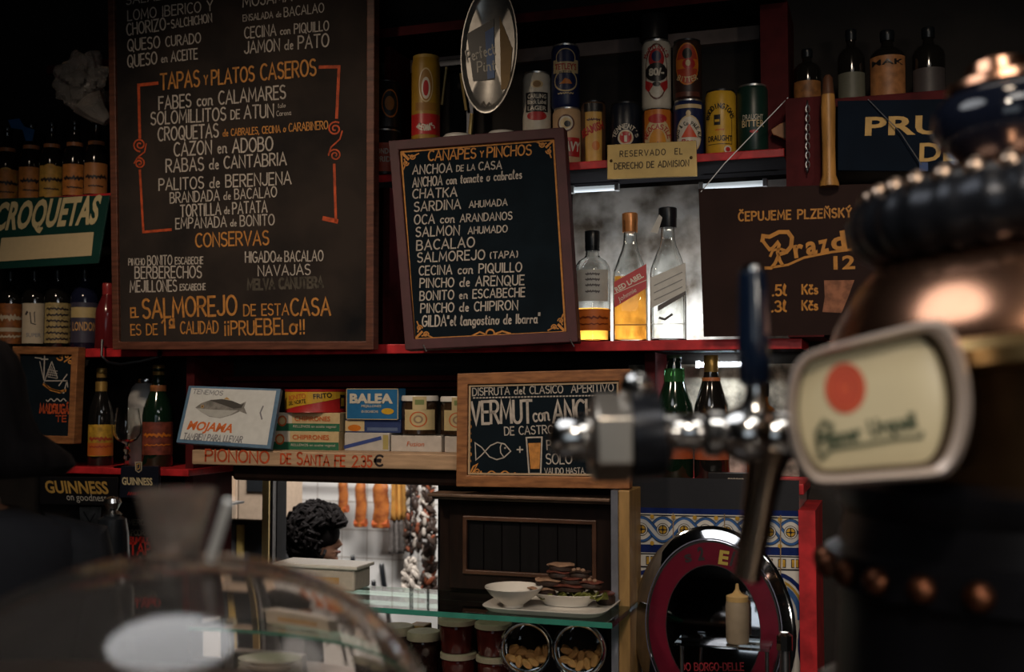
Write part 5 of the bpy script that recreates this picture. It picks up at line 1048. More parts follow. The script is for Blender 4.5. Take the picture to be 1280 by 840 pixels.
B().lathe([(10 * m, 0), (12 * m, 2 * m), (12 * m, 9 * m), (10 * m, 12 * m)], (x, 2.38, zt), 16).build('bread', brd, t); B().ball((x, 2.38, zt + 13 * m), 12 * m, 12 * m, 3 * m).build('topping', ham, t)
# ------------------------------------------------------------------ jars under the glass shelf
paper_lid = mat('paper_lid', (.46, .36, .28), .7, noise=.2, nscale=40); jam = mat('red_jam_glass', (.085, .012, .010), .10, noise=.4, nscale=30); darkjam = mat('dark_jam_glass', (.03, .012, .010), .10, noise=.5, nscale=30)
def jamjar(px, Y, z0, hpx, wpx, label, gl=jam):
    x, m = gxy(px, Y); r, h = wpx * m / 2, hpx * m; t_ = thing('jam_jar', (x, Y, z0), label, 'jar', 'jam jars under the glass shelf')
    B().lathe([(r * .80, 0), (r * .86, h * .03), (r * .97, h * .7), (r * .94, h * .84), (r * .92, h * .86)], (x, Y, z0), 28).build('jar_glass', gl, t_)
    B().lathe([(r * 1.02, h * .83), (r * 1.06, h * .84), (r * 1.05, h * .97), (r * .98, h), (.001, h)], (x, Y, z0), 28).build('lid', paper_lid, t_)
    return z0 + h
hz_ = 41.5
za = jamjar(574, 2.40, z_low, hz_, 43, 'red jam jar with pale lid, lower left of the stacked pair'); jamjar(572, 2.40, za, 41, 45, 'red jam jar with pale lid, topmost of the left stack')
za = jamjar(618, 2.40, z_low, hz_, 43, 'red jam jar with pale lid, beneath another beside the biscuit jars'); jamjar(617, 2.40, za, 40, 44, 'red jam jar with pale lid, topmost next to the biscuit jars')
jamjar(531, 2.42, z_low, 60, 40, 'tall dark jar with pale lid, left of the red jam stacks', darkjam); jamjar(498, 2.44, z_low, 61, 40, 'tall dark jar with pale lid, nearest the glass dome', darkjam)
x, m = gxy(525, 2.52); zq = z_low
tag(B().box(x - 11 * m, x + 11 * m, 2.50, 2.55, zz(520, 797, 2.52), zz(520, 780, 2.52)).build('cheese_piece', mat('rind_cheese', (.42, .22, .08), .6, noise=.4, nscale=50), smooth=False, bevel=.003), 'tan block of cheese on a white box behind the dark jars', 'cheese')
tag(B().box(x - 40 * m, x + 22 * m, 2.49, 2.60, z_low, zz(520, 797, 2.52)).build('white_box', cm((.5, .48, .45), .5), smooth=False, bevel=.003), 'white box behind the dark lidded jars', 'box')
dish('plate', 560, 2.245, z_low, 54, 16, 'white plate rim in front of the red jam jars', 'plate', foot=.6)
# big biscuit jars with their round mouths to the front
bis = mat('biscuit', (.52, .25, .08), .7, noise=.4, nscale=40)
def bisjar(px, py, R, label, seed):
    Y = 2.30; c = P(px, py, Y); m = mp(px, Y); d = V((-c.x * .55, -c.y, .30)).normalized(); Q = d.to_track_quat('Z', 'Y').to_matrix().to_4x4()
    t_ = thing('biscuit_jar', (c.x, c.y + .04, z_low), label, 'jar', 'biscuit jars under the glass shelf'); r = R * m
    # tilted mouth and a body that rests on the worktop behind it
    out = [(r * .92, .002), (r * 1.0, .006), (r * 1.06, 0), (r * 1.06, -.012), (r * .98, -.020), (r * 1.02, -.05), (r * 1.04, -.09), (r * 1.02, -.125), (r * .8, -.135)]
    inn_ = [(r * .78, -.131), (r * .98, -.121), (r * 1.0, -.09), (r * .98, -.05), (r * .93, -.022), (r * .9, 0)]
    b_ = B(); b_.lathe(out + inn_, c, 40, Q); b_.f.pop(); b_.m.pop(); b_.f.pop(); b_.m.pop()
    n = 40; k = len(out) + len(inn_); b_.f.append([(k - 1) * n + i for i in range(n)][:0] or [8 * n + i for i in range(n)]); b_.m.append(0)
    b_.f.append([9 * n + i for i in range(n)]); b_.m.append(0)
    for i in range(n): i2 = (i + 1) % n; b_.f.append([(k - 1) * n + i, (k - 1) * n + i2, i2, i]); b_.m.append(0)
    # remove the strip that joined base outside to base inside
    b_.build('jar_glass', glass_thin, t_)
    b_ = B(); b_.tube([c + Q @ V((r * 1.02 * cos(2 * pi * i / 40), r * 1.02 * sin(2 * pi * i / 40), -.004)) for i in range(41)], .004, 8, caps=False); b_.build('glass_rim', glass, t_)
    rb = random.Random(seed); bb = None; n_ = 0
    for row in range(4):
        for q in range(5):
            lev = row % 2; a = (q - 2) * .34 * r * (1 - .12 * (1 - lev)) + rb.uniform(-.002, .002) + lev * .004; dep = -.024 - .028 * (row // 2) - .014 * lev; hh = -r * (.70 - .22 * abs(q - 2) ** 1.3 * .42) + .019 * lev
            p = c + Q @ V((a, hh * .9, dep)); e = rb.uniform(0, pi)
            M = Q @ Matrix.Rotation(e, 4, 'Z') @ Matrix.Rotation(rb.uniform(-.5, .5), 4, 'X')
            b_ = B(); L = []
            for z, kk in ((-.0055, .7), (-.003, 1), (.003, 1), (.0055, .7)): L.append([p + M @ V((.013 * kk * cos(t), .0075 * kk * sin(t), z)) for t in [2 * pi * i / 14 for i in range(14)]])
            b_.rings(L); o = b_.build('biscuit', bis)
            tag(o, 'small golden biscuit inside the ' + ('left' if seed == 1 else 'right hand') + ' biscuit jar', 'biscuit', 'biscuits in the ' + ('first' if seed == 1 else 'second') + ' biscuit jar')
bisjar(657, 811, 31, 'big glass jar of biscuits, mouth turned forward, next to the red jam jars', 1)
bisjar(723, 813, 31, 'big glass jar of biscuits, mouth turned forward, next to the pale post', 2)
# white tub, plate stack and steel bits behind the dome
x0, x1 = xx(352, 2.40), xx(456, 2.40); m = mp(400, 2.40)
t = thing('white_tub', ((x0 + x1) / 2, 2.43, ZG), 'white plastic tub on the glass shelf in front of the curly haired cook', 'tub')
b = B(); zr = zz(400, 706, 2.37); b.box(x0 + .008, x1 - .008, 2.37, 2.455, ZG, zr - 4 * m); b.build('tub_body', cm((.52, .46, .40), .5), t, smooth=False, bevel=.006)
B().box(x0, x1, 2.365, 2.46, zr - 4.5 * m, zr).build('rim', ceramic, t, smooth=False, bevel=.003)
b = B(); F = Flat((x0 + 25 * m, 2.3695, ZG), (1, 0, 0), (0, 0, 1)); rect(b, F, 0, 66 * m, 8 * m, 16 * m, .0008, 1); b.build('label', cm((.5, .30, .12)), t)
for k in range(5):
    dish('plate', 352, 2.36, z_low + .0001 + .0158 * k, 44, 12, 'white plate in the stack seen through the glass dome', 'plate', foot=.6, group='stacked plates behind the glass dome')
x0, x1 = xx(300, 2.30), xx(440, 2.30)
tag(B().box(x0 - .12, x0 + .10, 2.45, 2.52, z_low, z_low + .075).build('steel_tray', steel, smooth=False, bevel=.006), 'steel food tray seen dimly through the glass dome', 'tray')

# ------------------------------------------------------------------ kitchen behind the hatch
KX = 3.42
t = thing('wall_cabinet', ((xx(264, KX) + xx(341, KX)) / 2, KX + .1, zz(300, 650, KX)), 'beige wall cabinet with two small dark panes, left of the cook', 'cabinet')
x0, x1 = xx(262, KX), xx(340, KX); zt_, zb_ = zz(300, 570, KX), zz(300, 650, KX); bei = cm((.50, .38, .28), .5)
B().box(x0, x1, KX, KX + .22, zb_, zt_).build('carcass', bei, t, smooth=False, bevel=.003)
for p0, p1, q0, q1 in ((264, 300, 271, 297), (302, 339, 313, 336)):
    b = B(); b.box(xx(p0, KX), xx(p1, KX), KX - .012, KX - .0005, zb_ + .004, zt_ - .02); dr = b.build('door', bei, t, smooth=False, bevel=.002)
    B().box(xx(q0, KX), xx(q1, KX), KX - .016, KX - .0125, zz(290, 613, KX), zz(290, 586, KX)).build('pane', cm((.02, .022, .025), .1), dr, smooth=False)
for k in range(4):
    x0 = xx(240 + k * 6, 2.85); m = mp(240, 2.85); tag(B().box(x0, x0 + 3.4 * m, 2.82, 3.0, zz(245, 632, 2.85), zz(245, 583, 2.85)).build('chopping_board', [cm((.5, .34, .2)), cm((.34, .25, .22)), cm((.5, .45, .4)), cm((.44, .3, .2))][k], smooth=False, bevel=.002),
        ['tan board, first of the four thin boards standing at the left end of the hatch', 'dark tan board, second of the four upright boards beside the cabinet', 'pale board, third of the four upright boards beside the cabinet', 'tan board nearest the beige cabinet, among the four upright boards'][k], 'board', 'upright boards beside the cabinet')
struct(B().box(xx(237, 2.84), xx(265, 2.84), 2.81, 3.02, zz(245, 635, 2.85), zz(245, 632.2, 2.85)), 'trim_17', steel)
t = thing('dark_fridge', ((xx(285, 3.46) + xx(330, 3.46)) / 2, 3.58, 0), 'dark fridge with a yellow edge strip below the beige cabinet', 'fridge')
B().box(xx(285, 3.46), xx(330, 3.46), 3.46, 3.7, 0, zb_ - .003).build('body', cm((.02, .022, .026), .3), t, smooth=False, bevel=.004)
B().box(xx(299, 3.45), xx(306, 3.45), 3.445, 3.4595, .6, zb_ - .02).build('edge_strip', cm((.45, .32, .10), .4), t, smooth=False)
B().box(xx(288, 3.45), xx(297, 3.45), 3.445, 3.4595, .6, zb_ - .02).build('door_handle', cm((.06, .06, .065), .4), t, smooth=False)
struct(B().box(xx(334, 2.86), xx(342, 2.86), 2.84, 2.90, .6, 1.8), 'trim_18', cm((.45, .33, .14), .5))
# hanging sausages, apron, dried bunches, knives
SY = 4.22; rail = zz(470, 585, SY)
t = thing('hanging_rail', P(470, 585, SY), 'steel rail on the kitchen wall carrying the hanging meats', 'rail')
b = B(); b.tube([P(360, 588, SY), P(560, 594, SY)], .006, 8); b.build('rod', steel, t)
for px in (365, 555): b = B(); b.tube([P(px, 590, SY), P(px, 590, 4.30)], .005, 6); b.build('wall_stud', steel, t)
sm = mat('cured_sausage', (.58, .20, .045), .4, noise=.7, nscale=30, lo=.3, hi=.75, col2=(.16, .035, .012)); yc = mat('orange_cloth', (.62, .30, .06), .8, noise=.4, nscale=20)
def hang(name, px, w, y1, m_, label, cat, lobes=1, Y=SY - .03):
    mm = mp(px, Y); top = zz(px, 592, Y); bot = zz(px, y1, Y); L = []; n = 16; cx_ = xx(px, Y)
    for k in range(15):
        f = k / 14; z = top + (bot - top) * f; prof = (.25 + .75 * min(1, f * 4)) * (1 if f < .86 else max(.75, 1 - (f - .86) * 1.5))
        L.append([V((cx_ + w * mm / 2 * prof * (1 + .12 * sin(3 * a + k * .8)) * cos(a), Y + .02 * prof * sin(a), z)) for a in [2 * pi * i / n for i in range(n)]])
    t_ = thing(name, (cx_, Y, bot), label, cat, 'cured meats hanging in the kitchen'); b_ = B(); b_.rings(L); b_.build('meat', m_, t_)
    b_ = B(); b_.tube([(cx_, Y, top - .005), (cx_, Y, top + .02), (cx_, SY, rail)], .0025, 6); b_.build('string', cK, t_)
    b_ = B(); b_.tube([(cx_ - w * mm * .52, Y, bot + .012), (cx_ + w * mm * .52, Y, bot + .016)], .018, 8); b_.build('end_fold', cm((.55, .12, .03), .5, noise=.4), t_)
hang('cured_sausage', 452, 14, 658, sm, 'orange hanging sausage pack nearest the curly haired cook', 'sausage')
hang('cured_sausage', 477, 20, 659, sm, 'wider orange hanging sausage pack, next to the orange cloth', 'sausage')
hang('cured_sausage', 430, 12, 640, sm, 'orange hanging sausage pack just behind the hair of the cook', 'sausage')
hang('cured_sausage', 360, 14, 640, sm, 'orange hanging sausage pack left of the cook, behind dark upright bar', 'sausage')
t = thing('hanging_cloth', P(497, 690, SY - .03), 'orange and grey kitchen cloth hanging on the rail', 'cloth')
def cloth(px0, px1, y0, y1, Y, m_, nm):
    L = []; n = 13
    for k in range(8):
        f = k / 7; L.append([P(px0 + (px1 - px0) * i / (n - 1) + 2.5 * f * sin(i * 2.2), y0 + (y1 - y0) * f, Y + .012 * sin(i * 1.7) * (.3 + f)) for i in range(n)])
    vs = [p for l in L for p in l]; b_ = B(); b_.add(vs, [(k * n + i, k * n + i + 1, (k + 1) * n + i + 1, (k + 1) * n + i) for k in range(7) for i in range(n - 1)])
    o_ = b_.build(nm, m_, t); s_ = o_.modifiers.new('Solidify', 'SOLIDIFY'); s_.thickness = .004
cloth(489, 506, 588, 650, SY - .02, yc, 'cloth_panel'); cloth(486, 503, 650, 692, SY - .02, cm((.16, .14, .13), .8, noise=.5), 'grey_end')
def bunch(px, y0, y1, w, label, seed, cols):
    rb = random.Random(seed); Y = 3.86 + .09 * (seed % 4); t_ = thing('dried_bunch', P(px, y1, Y), label, 'dried peppers', 'dried bunches by the cupboard'); mm = mp(px, Y)
    for ci, c_ in enumerate(cols):
        b_ = B()
        for k in range((95, 26, 18)[ci]):
            f = rb.random(); p = P(px + rb.uniform(-w, w) * (.5 + .5 * f), y0 + (y1 - y0) * f, Y + rb.uniform(-.018, .018)); L_ = rb.uniform(.010, .026)
            b_.ball(p, L_ * .45, L_ * .4, L_, 7, 5, Matrix.Rotation(rb.uniform(-1.1, 1.1), 4, 'Y'))
        b_.build(['dark_pods', 'pale_leaves', 'red_pods'][ci], c_, t_)['kind'] = 'stuff'
    b_ = B(); q_ = P(px, y0 + 8, Y); b_.tube([q_, (q_.x, q_.y, 3.0)], .003, 6); b_.build('string', cK, t_)
dk = cm((.05, .03, .022), .5, noise=.5); plv = cm((.52, .46, .40), .6, noise=.4); rdv = cm((.26, .07, .03), .5, noise=.5)
bunch(516, 604, 690, 9, 'dark dried bunch hanging beside the orange cloth', 3, (dk, plv, rdv)); bunch(535, 600, 676, 10, 'speckled dried bunch hanging against the dark cupboard, upper one', 5, (dk, plv, rdv))
bunch(536, 680, 748, 10, 'speckled dried bunch below the upper one, against the dark cupboard', 6, (dk, plv, rdv)); bunch(513, 700, 752, 10, 'pale dried bunch low down between the knives and the cupboard', 8, (plv, dk, plv))
for px, y0, y1, sx, w, lab_ in ((441, 694, 711, 0, 6, 'short black handled knife on the white wall, nearest the cook'), (467, 725, 747, 1, 6.5, 'small black handled knife, lower one beside the long knife'), (477, 704, 749, 6, 7, 'long black handled knife on the white kitchen wall')):
    t = thing('kitchen_knife', P(px, y1, 4.27), lab_, 'knife', 'knives on the kitchen wall'); b = B(); mm = mp(px, 4.27)
    b.tube([P(px - .3, y0, 4.272), P(px, y0 + 3, 4.27), P(px + sx * .4, (y0 + y1) / 2, 4.268), P(px + sx, y1, 4.27)], [w * .3 * mm, w * .5 * mm, w * .45 * mm, w * .55 * mm], 8); b.build('handle', blackplastic, t)
    b = B(); q = [P(px + sx - 2, y1, 4.275), P(px + sx + 3, y1, 4.275), P(px + sx * 1.5 + 3, y1 + 40, 4.275), P(px + sx * 1.3 - 1, y1 + 36, 4.275)]; b.prism(q, [p + V((0, .003, 0)) for p in q]); b.build('blade', steel, t)
b = B(); b.box(xx(425, 4.28), xx(500, 4.28), 4.281, 4.30, zz(460, 742, 4.28), zz(460, 735, 4.28)); tag(b.build('knife_rack', steel, smooth=False, bevel=.002), 'steel magnetic strip on the kitchen wall behind the knives', 'rack')
# ------------------------------------------------------------------ brewery disc mirror and squeeze bottle
MP = Plane([(789, 660), (992, 660), (992, 910), (789, 910)], 2.497, 2.43)
mc = MP.uv(891, 785); mu, mv = 100 * mp(890, 2.465), 125 * mp(890, 2.465)
t = thing('disc_mirror', MP(mc[0], mc[1] - mv), 'big oval brewery mirror with a maroon lettered ring leaning before the tiles', 'mirror')
mir = mat('old_mirror', (.60, .60, .62), .05, metal=1, noise=.3, nscale=10)
b = B(); L = []
for k, of in ((.001, -.012), (1, -.012), (1.0, -.002), (.95, .002), (.001, .002)): L.append([MP(mc[0] + mu * k * cos(2 * pi * i / 64), mc[1] + mv * k * sin(2 * pi * i / 64), of) for i in range(64)])
b.rings(L); b.build('mirror_glass', mir, t)
b = B(); ell(b, MP, mc[0], mc[1], mu * .80, mv * .84, .0026, 64, 3, ring=.72); b.build('maroon_ring', mat('maroon_enamel', (.13, .008, .022), .22, noise=.25, nscale=14), t)
b = B(); b.mats = []; use(b, mat('silver_line', (.3, .3, .4), .3, metal=.8, noise=.1)); ell(b, MP, mc[0], mc[1], mu * .845, mv * .875, .0028, 64, 1, ring=.985); use(b, cK); ell(b, MP, mc[0], mc[1], mu * .82, mv * .855, .0028, 64, 1, ring=.975); ell(b, MP, mc[0], mc[1], mu * .585, mv * .615, .003, 64, 1, ring=.985)
use(b, cm((.40, .30, .05), .4)); tline(b, MP, 'E', (898, 704), (910, 706), 17, bold=.04, off=.0034); use(b, cK); tline(b, MP, '2', (873, 700), (881, 699.5), 16, bold=.04, off=.0034); tline(b, MP, 'S', (857, 703), (866, 701), 9, bold=.05, off=.0034); tline(b, MP, 'I', (912, 706), (915, 707), 18, bold=.05, off=.0034)
use(b, cm((.28, .02, .03), .4)); line(b, MP, 'DO BORGO-DELLE', (852, 838), (930, 838), 9, wt=.18, off=.0034); b.build('ring_lettering', b.mats, t)
x, m = gxy(919, 2.34); zsq = zz(919, 803, 2.34)
t = thing('squeeze_bottle', (x, 2.34, zsq), 'pale plastic squeeze bottle with a pointed nozzle before the oval mirror', 'bottle')
B().lathe([(13 * m, 0), (14 * m, 2 * m), (14.5 * m, 45 * m), (13 * m, 52 * m)], (x, 2.34, zsq), 24).build('bottle_body', cm((.34, .27, .19), .5), t)
B().lathe([(13.5 * m, 51 * m), (13.5 * m, 57 * m), (6 * m, 60 * m), (2.6 * m, 65 * m), (1.6 * m, 72 * m)], (x, 2.34, zsq), 24).build('nozzle_cap', cm((.55, .36, .14), .5), t)
gs2 = thing('small_glass_shelf', (x, 2.34, zsq), 'small clear glass shelf with steel posts under the squeeze bottle', 'shelf')
B().box(xx(845, 2.34), xx(960, 2.34), 2.30, 2.38, zsq - .006, zsq - .0004).build('glass_plate', glass_thin, gs2, smooth=False)
for px in (850, 955): b = B(); b.lathe([(.004, .9 - .9), (.004, zsq - .0062)], (xx(px, 2.36), 2.36, 0), 10); b.build('post', steel, gs2)
t = thing('steel_pipe_fitting', (xx(977, 2.38), 2.38, 0), 'small steel pipe fitting beside the red post at the mirror edge', 'pipe')
b = B(); b.lathe([(6 * m, 0), (6 * m, zz(977, 806, 2.38))], (xx(977, 2.38), 2.38, 0), 16); b.build('pipe', steel, t); b = B(); b.lathe([(10 * m, zz(977, 812, 2.38)), (10 * m, zz(977, 794, 2.38)), (5 * m, zz(977, 790, 2.38))], (xx(977, 2.38), 2.38, 0), 8); b.build('nut', chrome, t)
# ------------------------------------------------------------------ people
HEADP = [(.0, .20, .02, .10), (.03, .37, .07, .19), (.08, .41, .14, .23), (.14, .385, .22, .26), (.19, .405, .27, .275), (.215, .392, .29, .28), (.245, .412, .30, .285), (.285, .385, .33, .29), (.33, .385, .37, .30), (.38, .375, .40, .31), (.46, .36, .44, .318), (.52, .352, .46, .322), (.57, .375, .475, .322), (.63, .395, .485, .325), (.72, .395, .49, .325), (.81, .36, .47, .30), (.89, .285, .40, .25), (.95, .19, .29, .17), (.985, .09, .15, .08), (1.0, .01, .02, .01)]
def nose(t): return 0 if t < .305 or t > .60 else (.155 * (t - .305) / .055 if t < .36 else .155 * (1 - (t - .36) / .24) ** .8)
def person_body(name, feet, H, dirv, label, skin, tilt=0, arms=None):
    """one continuous figure; dirv = the way it faces"""
    d = V((dirv[0], dirv[1], 0)).normalized(); s = V((d.y, -d.x, 0)); f = V(feet); hh = H / 7.4
    t = thing(name, f, label, 'person')
    def W_(side, fwd, z): return f + s * side + d * fwd + V((0, 0, z))
    b = B(); n = 28; A = [2 * pi * (i + .5) / n for i in range(n)]
    zc = H - hh; L = []
    body = [(.47, .115, .085, 0), (.52, .165, .115, 0), (.56, .165, .115, .005), (.62, .14, .10, .01), (.68, .15, .105, .01), (.74, .165, .115, .01), (.79, .175, .105, 0), (.815, .165, .085, -.01), (.832, .11, .07, -.012), (.845, .062, .06, -.01), (.858, .056, .058, 0)]
    k = H / 1.7
    for fz, rx, ry, fo in body: L.append([W_(rx * k * cos(a), ry * k * sin(a) + fo, fz * H) for a in A])
    for t_, F, Bk, Wd in HEADP:
        ring = []
        for a in A:
            ca, sa = cos(a - pi / 2), sin(a - pi / 2); e = (F if ca > 0 else Bk) * ca; side = -Wd * sa
            if ca > 0: e += nose(t_) * math.exp(-((a - pi / 2) / .30) ** 2)
            if t_ < .1 and ca < 0: e = min(e, 0) - .10 * (1 - t_ / .1) * -ca * 0
            ring.append(W_(side * hh, e * hh + .012 * k, zc + t_ * hh))
        L.append(ring)
    b.rings(L)
    for sg in (-1, 1):
        b.ball(W_(sg * .335 * hh, -.02 * hh + .012 * k, zc + .46 * hh), .03 * hh, .09 * hh, .14 * hh, 10, 8, Matrix.Rotation(math.atan2(d.y, d.x) - pi / 2, 4, 'Z'))
        # legs
        b.tube([W_(sg * .085 * k, 0, .50 * H), W_(sg * .09 * k, .01, .40 * H), W_(sg * .09 * k, .015, .285 * H), W_(sg * .09 * k, -.01, .20 * H), W_(sg * .09 * k, -.01, .05 * H), W_(sg * .09 * k, .0, .025)], [.085 * k, .08 * k, .056 * k, .056 * k, .038 * k, .04 * k], 12)
        b.tube([W_(sg * .09 * k, -.06 * k, .035), W_(sg * .09 * k, .06 * k, .035), W_(sg * .09 * k, .17 * k, .022)], [.034, .04, .02], 10)
        ap = (arms or {}).get(sg) or [(.175, 0, .80), (.215, -.01, .70), (.225, .0, .62), (.215, .10, .56), (.19, .20, .545)]
        pts = [W_(sg * x * k, y * k, z * H) for x, y, z in ap]
        b.tube(pts, [.052 * k, .045 * k, .038 * k, .034 * k, .024 * k], 12)
        w, e = pts[-1], (pts[-1] - pts[-2]).normalized(); up_ = V((0, 0, 1)); sd = e.cross(up_).normalized(); dn = sd.cross(e)
        hl = .5 * hh
        b.rings([[w + e * q * hl + sd * (ww * cos(a)) * k + dn * (.012 * sin(a)) * k for a in A[::2]] for q, ww in ((-.05, .024), (.15, .034), (.45, .040), (.55, .036))])
        for q in range(4):
            o_ = sd * ((q - 1.5) * .019 * k); fl = (.40, .47, .44, .34)[q] * hl
            b.tube([w + e * .5 * hl + o_, w + e * (.5 * hl + fl * .45) + o_ - up_ * .004, w + e * (.5 * hl + fl * .8) + o_ - up_ * .016, w + e * (.5 * hl + fl * .95) + o_ - up_ * .026], [.0092, .0088, .008, .006], 8)
        b.tube([w + e * .1 * hl + sd * sg * .024 * -1, w + e * .32 * hl - sd * sg * .048, w + e * .55 * hl - sd * sg * .052], [.011, .010, .007], 8)
    b.build('body', skin, t)
    return t, W_, hh, zc, k
def garment(t, W_, H, k, m_, sleeves, name='shirt', low=.44, grow=.014, arms=None, top=.838):
    n = 28; A = [2 * pi * (i + .5) / n for i in range(n)]; b = B(); L = []
    for fz, rx, ry, fo in [(low, .17, .125, 0), (.52, .172, .122, 0), (.62, .15, .11, .01), (.70, .16, .115, .01), (.76, .178, .122, .008), (.80, .182, .108, 0), (.820, .165, .088, -.01), (.832, .118, .078, -.012), (top, .085, .07, -.01)]:
        L.append([W_((rx + grow * .5) * k * cos(a), (ry + grow * .5) * k * sin(a) + fo, fz * H) for a in A])
    b.rings(L)
    for sg in (-1, 1):
        ap = (arms or {}).get(sg) or [(.175, 0, .80), (.215, -.01, .70), (.225, .0, .62), (.215, .10, .56), (.19, .20, .545)]
        ap = [(.12, 0, .806)] + ap; pts = [W_(sg * x * k, y * k, z * H) for x, y, z in ap][:sleeves + 1]
        b.tube(pts, [.05 * k, .064 * k, .058 * k, .050 * k, .045 * k, .036 * k][:sleeves + 1], 14)
    return b.build(name, m_, t)
skin = mat('skin', (.32, .16, .10), .5, noise=.15, nscale=20); hairm = mat('dark_hair', (.010, .008, .008), .75, spec=.12, noise=.5, nscale=60, stretch=(1, 1, .2)); cloth_b = mat('black_cloth', (.010, .010, .013), .8, noise=.4, nscale=40)
# curly haired cook in profile
HY = 3.25; hc = P(396, 668, HY); mmk = mp(392, HY); hhk = 95 * mmk; Hk = hhk * 7.4
zchin = zz(405, 704, HY); feetz = 0.0
Hk = zchin / (1 - 1 / 7.4)
t, W_, hh, zc, k = person_body('person', (hc.x, hc.y, 0), Hk, (cr.x, cr.y), 'cook with dark curly hair in the kitchen hatch, face in profile', skin)
garment(t, W_, Hk, k, cm((.10, .10, .11), .8), 3)
garment(t, W_, Hk, k, cm((.03, .03, .04), .8), 0, 'trousers', low=.44).data.name
rb = random.Random(2); b = B()
HO = (-.05 * hh, .52 * hh)
cen = lambda: W_(0, -.06 * hh + .012 * k, zc + .60 * hh)
c0 = cen(); fd = (W_(0, 1, 0) - W_(0, 0, 0)); sdv = (W_(1, 0, 0) - W_(0, 0, 0))
b.ball(c0 + V((0, 0, .03 * hh)), .40 * hh, .50 * hh, .48 * hh, 20, 14, Matrix.Rotation(math.atan2(fd.y, fd.x) - pi / 2, 4, 'Z'), f=lambda p: 1.0)
cap_n = 0
while cap_n < 460:
    u = rb.uniform(-1, 1); a = rb.uniform(0, 2 * pi); r = math.sqrt(1 - u * u); dv = V((r * cos(a), r * sin(a), u))
    fwd = dv.y; 
    if fwd > .15 and dv.z < .42: continue
    if dv.z < -.72: continue
    sc = 1 + .13 * rb.random()
    p = c0 + sdv * dv.x * .43 * hh * sc + fd * dv.y * .52 * hh * sc + V((0, 0, dv.z * .53 * hh * sc))
    nrm = (sdv * dv.x + fd * dv.y + V((0, 0, dv.z))).normalized(); e1 = nrm.orthogonal().normalized(); e1 = (e1 + nrm.cross(e1) * rb.uniform(-2, 2)).normalized(); e2 = nrm.cross(e1)
    R0 = rb.uniform(.016, .034) * (hh / .23); tr_ = rb.uniform(1.1, 2.0); n_ = 12
    b.tube([p + (e1 * cos(2 * pi * tr_ * i / n_) + nrm * sin(2 * pi * tr_ * i / n_)) * R0 + e2 * (i / n_ - .5) * R0 * 2 for i in range(n_ + 1)], .0052, 5); cap_n += 1
b.build('curly_hair', hairm, t)
b = B()
for sg in (-1, 1): b.ball(W_(sg * .13 * hh, .345 * hh + .012 * k, zc + .52 * hh), .045 * hh, .05 * hh, .03 * hh, 10, 8)
b.build('eyes', cm((.02, .015, .012), .2), t)
b = B()
for sg in (-1, 1): b.tube([W_(sg * .06 * hh, .40 * hh + .012 * k, zc + .595 * hh), W_(sg * .15 * hh, .385 * hh + .012 * k, zc + .61 * hh), W_(sg * .23 * hh, .32 * hh + .012 * k, zc + .59 * hh)], .010 * hh / .23 * .5, 6)
b.build('eyebrows', hairm, t)
b = B(); b.tube([W_(-.10 * hh, .40 * hh + .006, zc + .225 * hh), W_(0, .425 * hh + .008, zc + .23 * hh), W_(.10 * hh, .40 * hh + .006, zc + .225 * hh)], [.012 * hh, .035 * hh, .012 * hh], 8); b.build('lips', cm((.25, .09, .07), .5), t)

# person in black at the left, seen from behind
pc = PZ(-50, 560, 1.70); top_z = PZ(-20, 412, 1.70).z; Hp = top_z - .018
fdir = cf * .85 - cr * .55
t, W_, hh, zc, k = person_body('person', (pc.x, pc.y, 0), Hp, (fdir.x, fdir.y), 'person in black with dark hair, turned away at the left edge', skin)
garment(t, W_, Hp, k, cloth_b, 4, 'black_top', low=.43, grow=.012, top=.842)
garment(t, W_, Hp, k, cm((.012, .012, .016), .8), 0, 'skirt', low=.36, grow=.02)
b = B(); n = 36; L = []
for q, (tz, rx, rb_, rf) in enumerate([(1.075, .03, .04, .03), (1.06, .16, .20, .16), (1.0, .28, .36, .30), (.90, .36, .47, .38), (.76, .41, .54, .36), (.60, .43, .57, .22), (.46, .47, .57, .10), (.36, .52, .57, .04), (.27, .64, .57, .0), (.19, .74, .56, -.02), (.12, .78, .54, -.03), (.06, .72, .50, -.03), (.05, .55, .42, -.03), (.12, .30, .34, -.03)]):
    L.append([W_(rx * hh * cos(a) * (1 + .015 * sin(9 * a)), ((rb_ if sin(a) < 0 else rf) * sin(a)) * hh * (1 + .02 * sin(11 * a)) - (.02 * hh), zc + tz * hh) for a in [2 * pi * i / n for i in range(n)]])
b.rings(L); b.build('hair', hairm, t)
b = B()
for sg in (-1, 1): b.ball(W_(sg * .13 * hh, .345 * hh + .012 * k, zc + .52 * hh), .045 * hh, .05 * hh, .03 * hh, 10, 8)
b.build('eyes', cm((.02, .015, .012), .2), t)
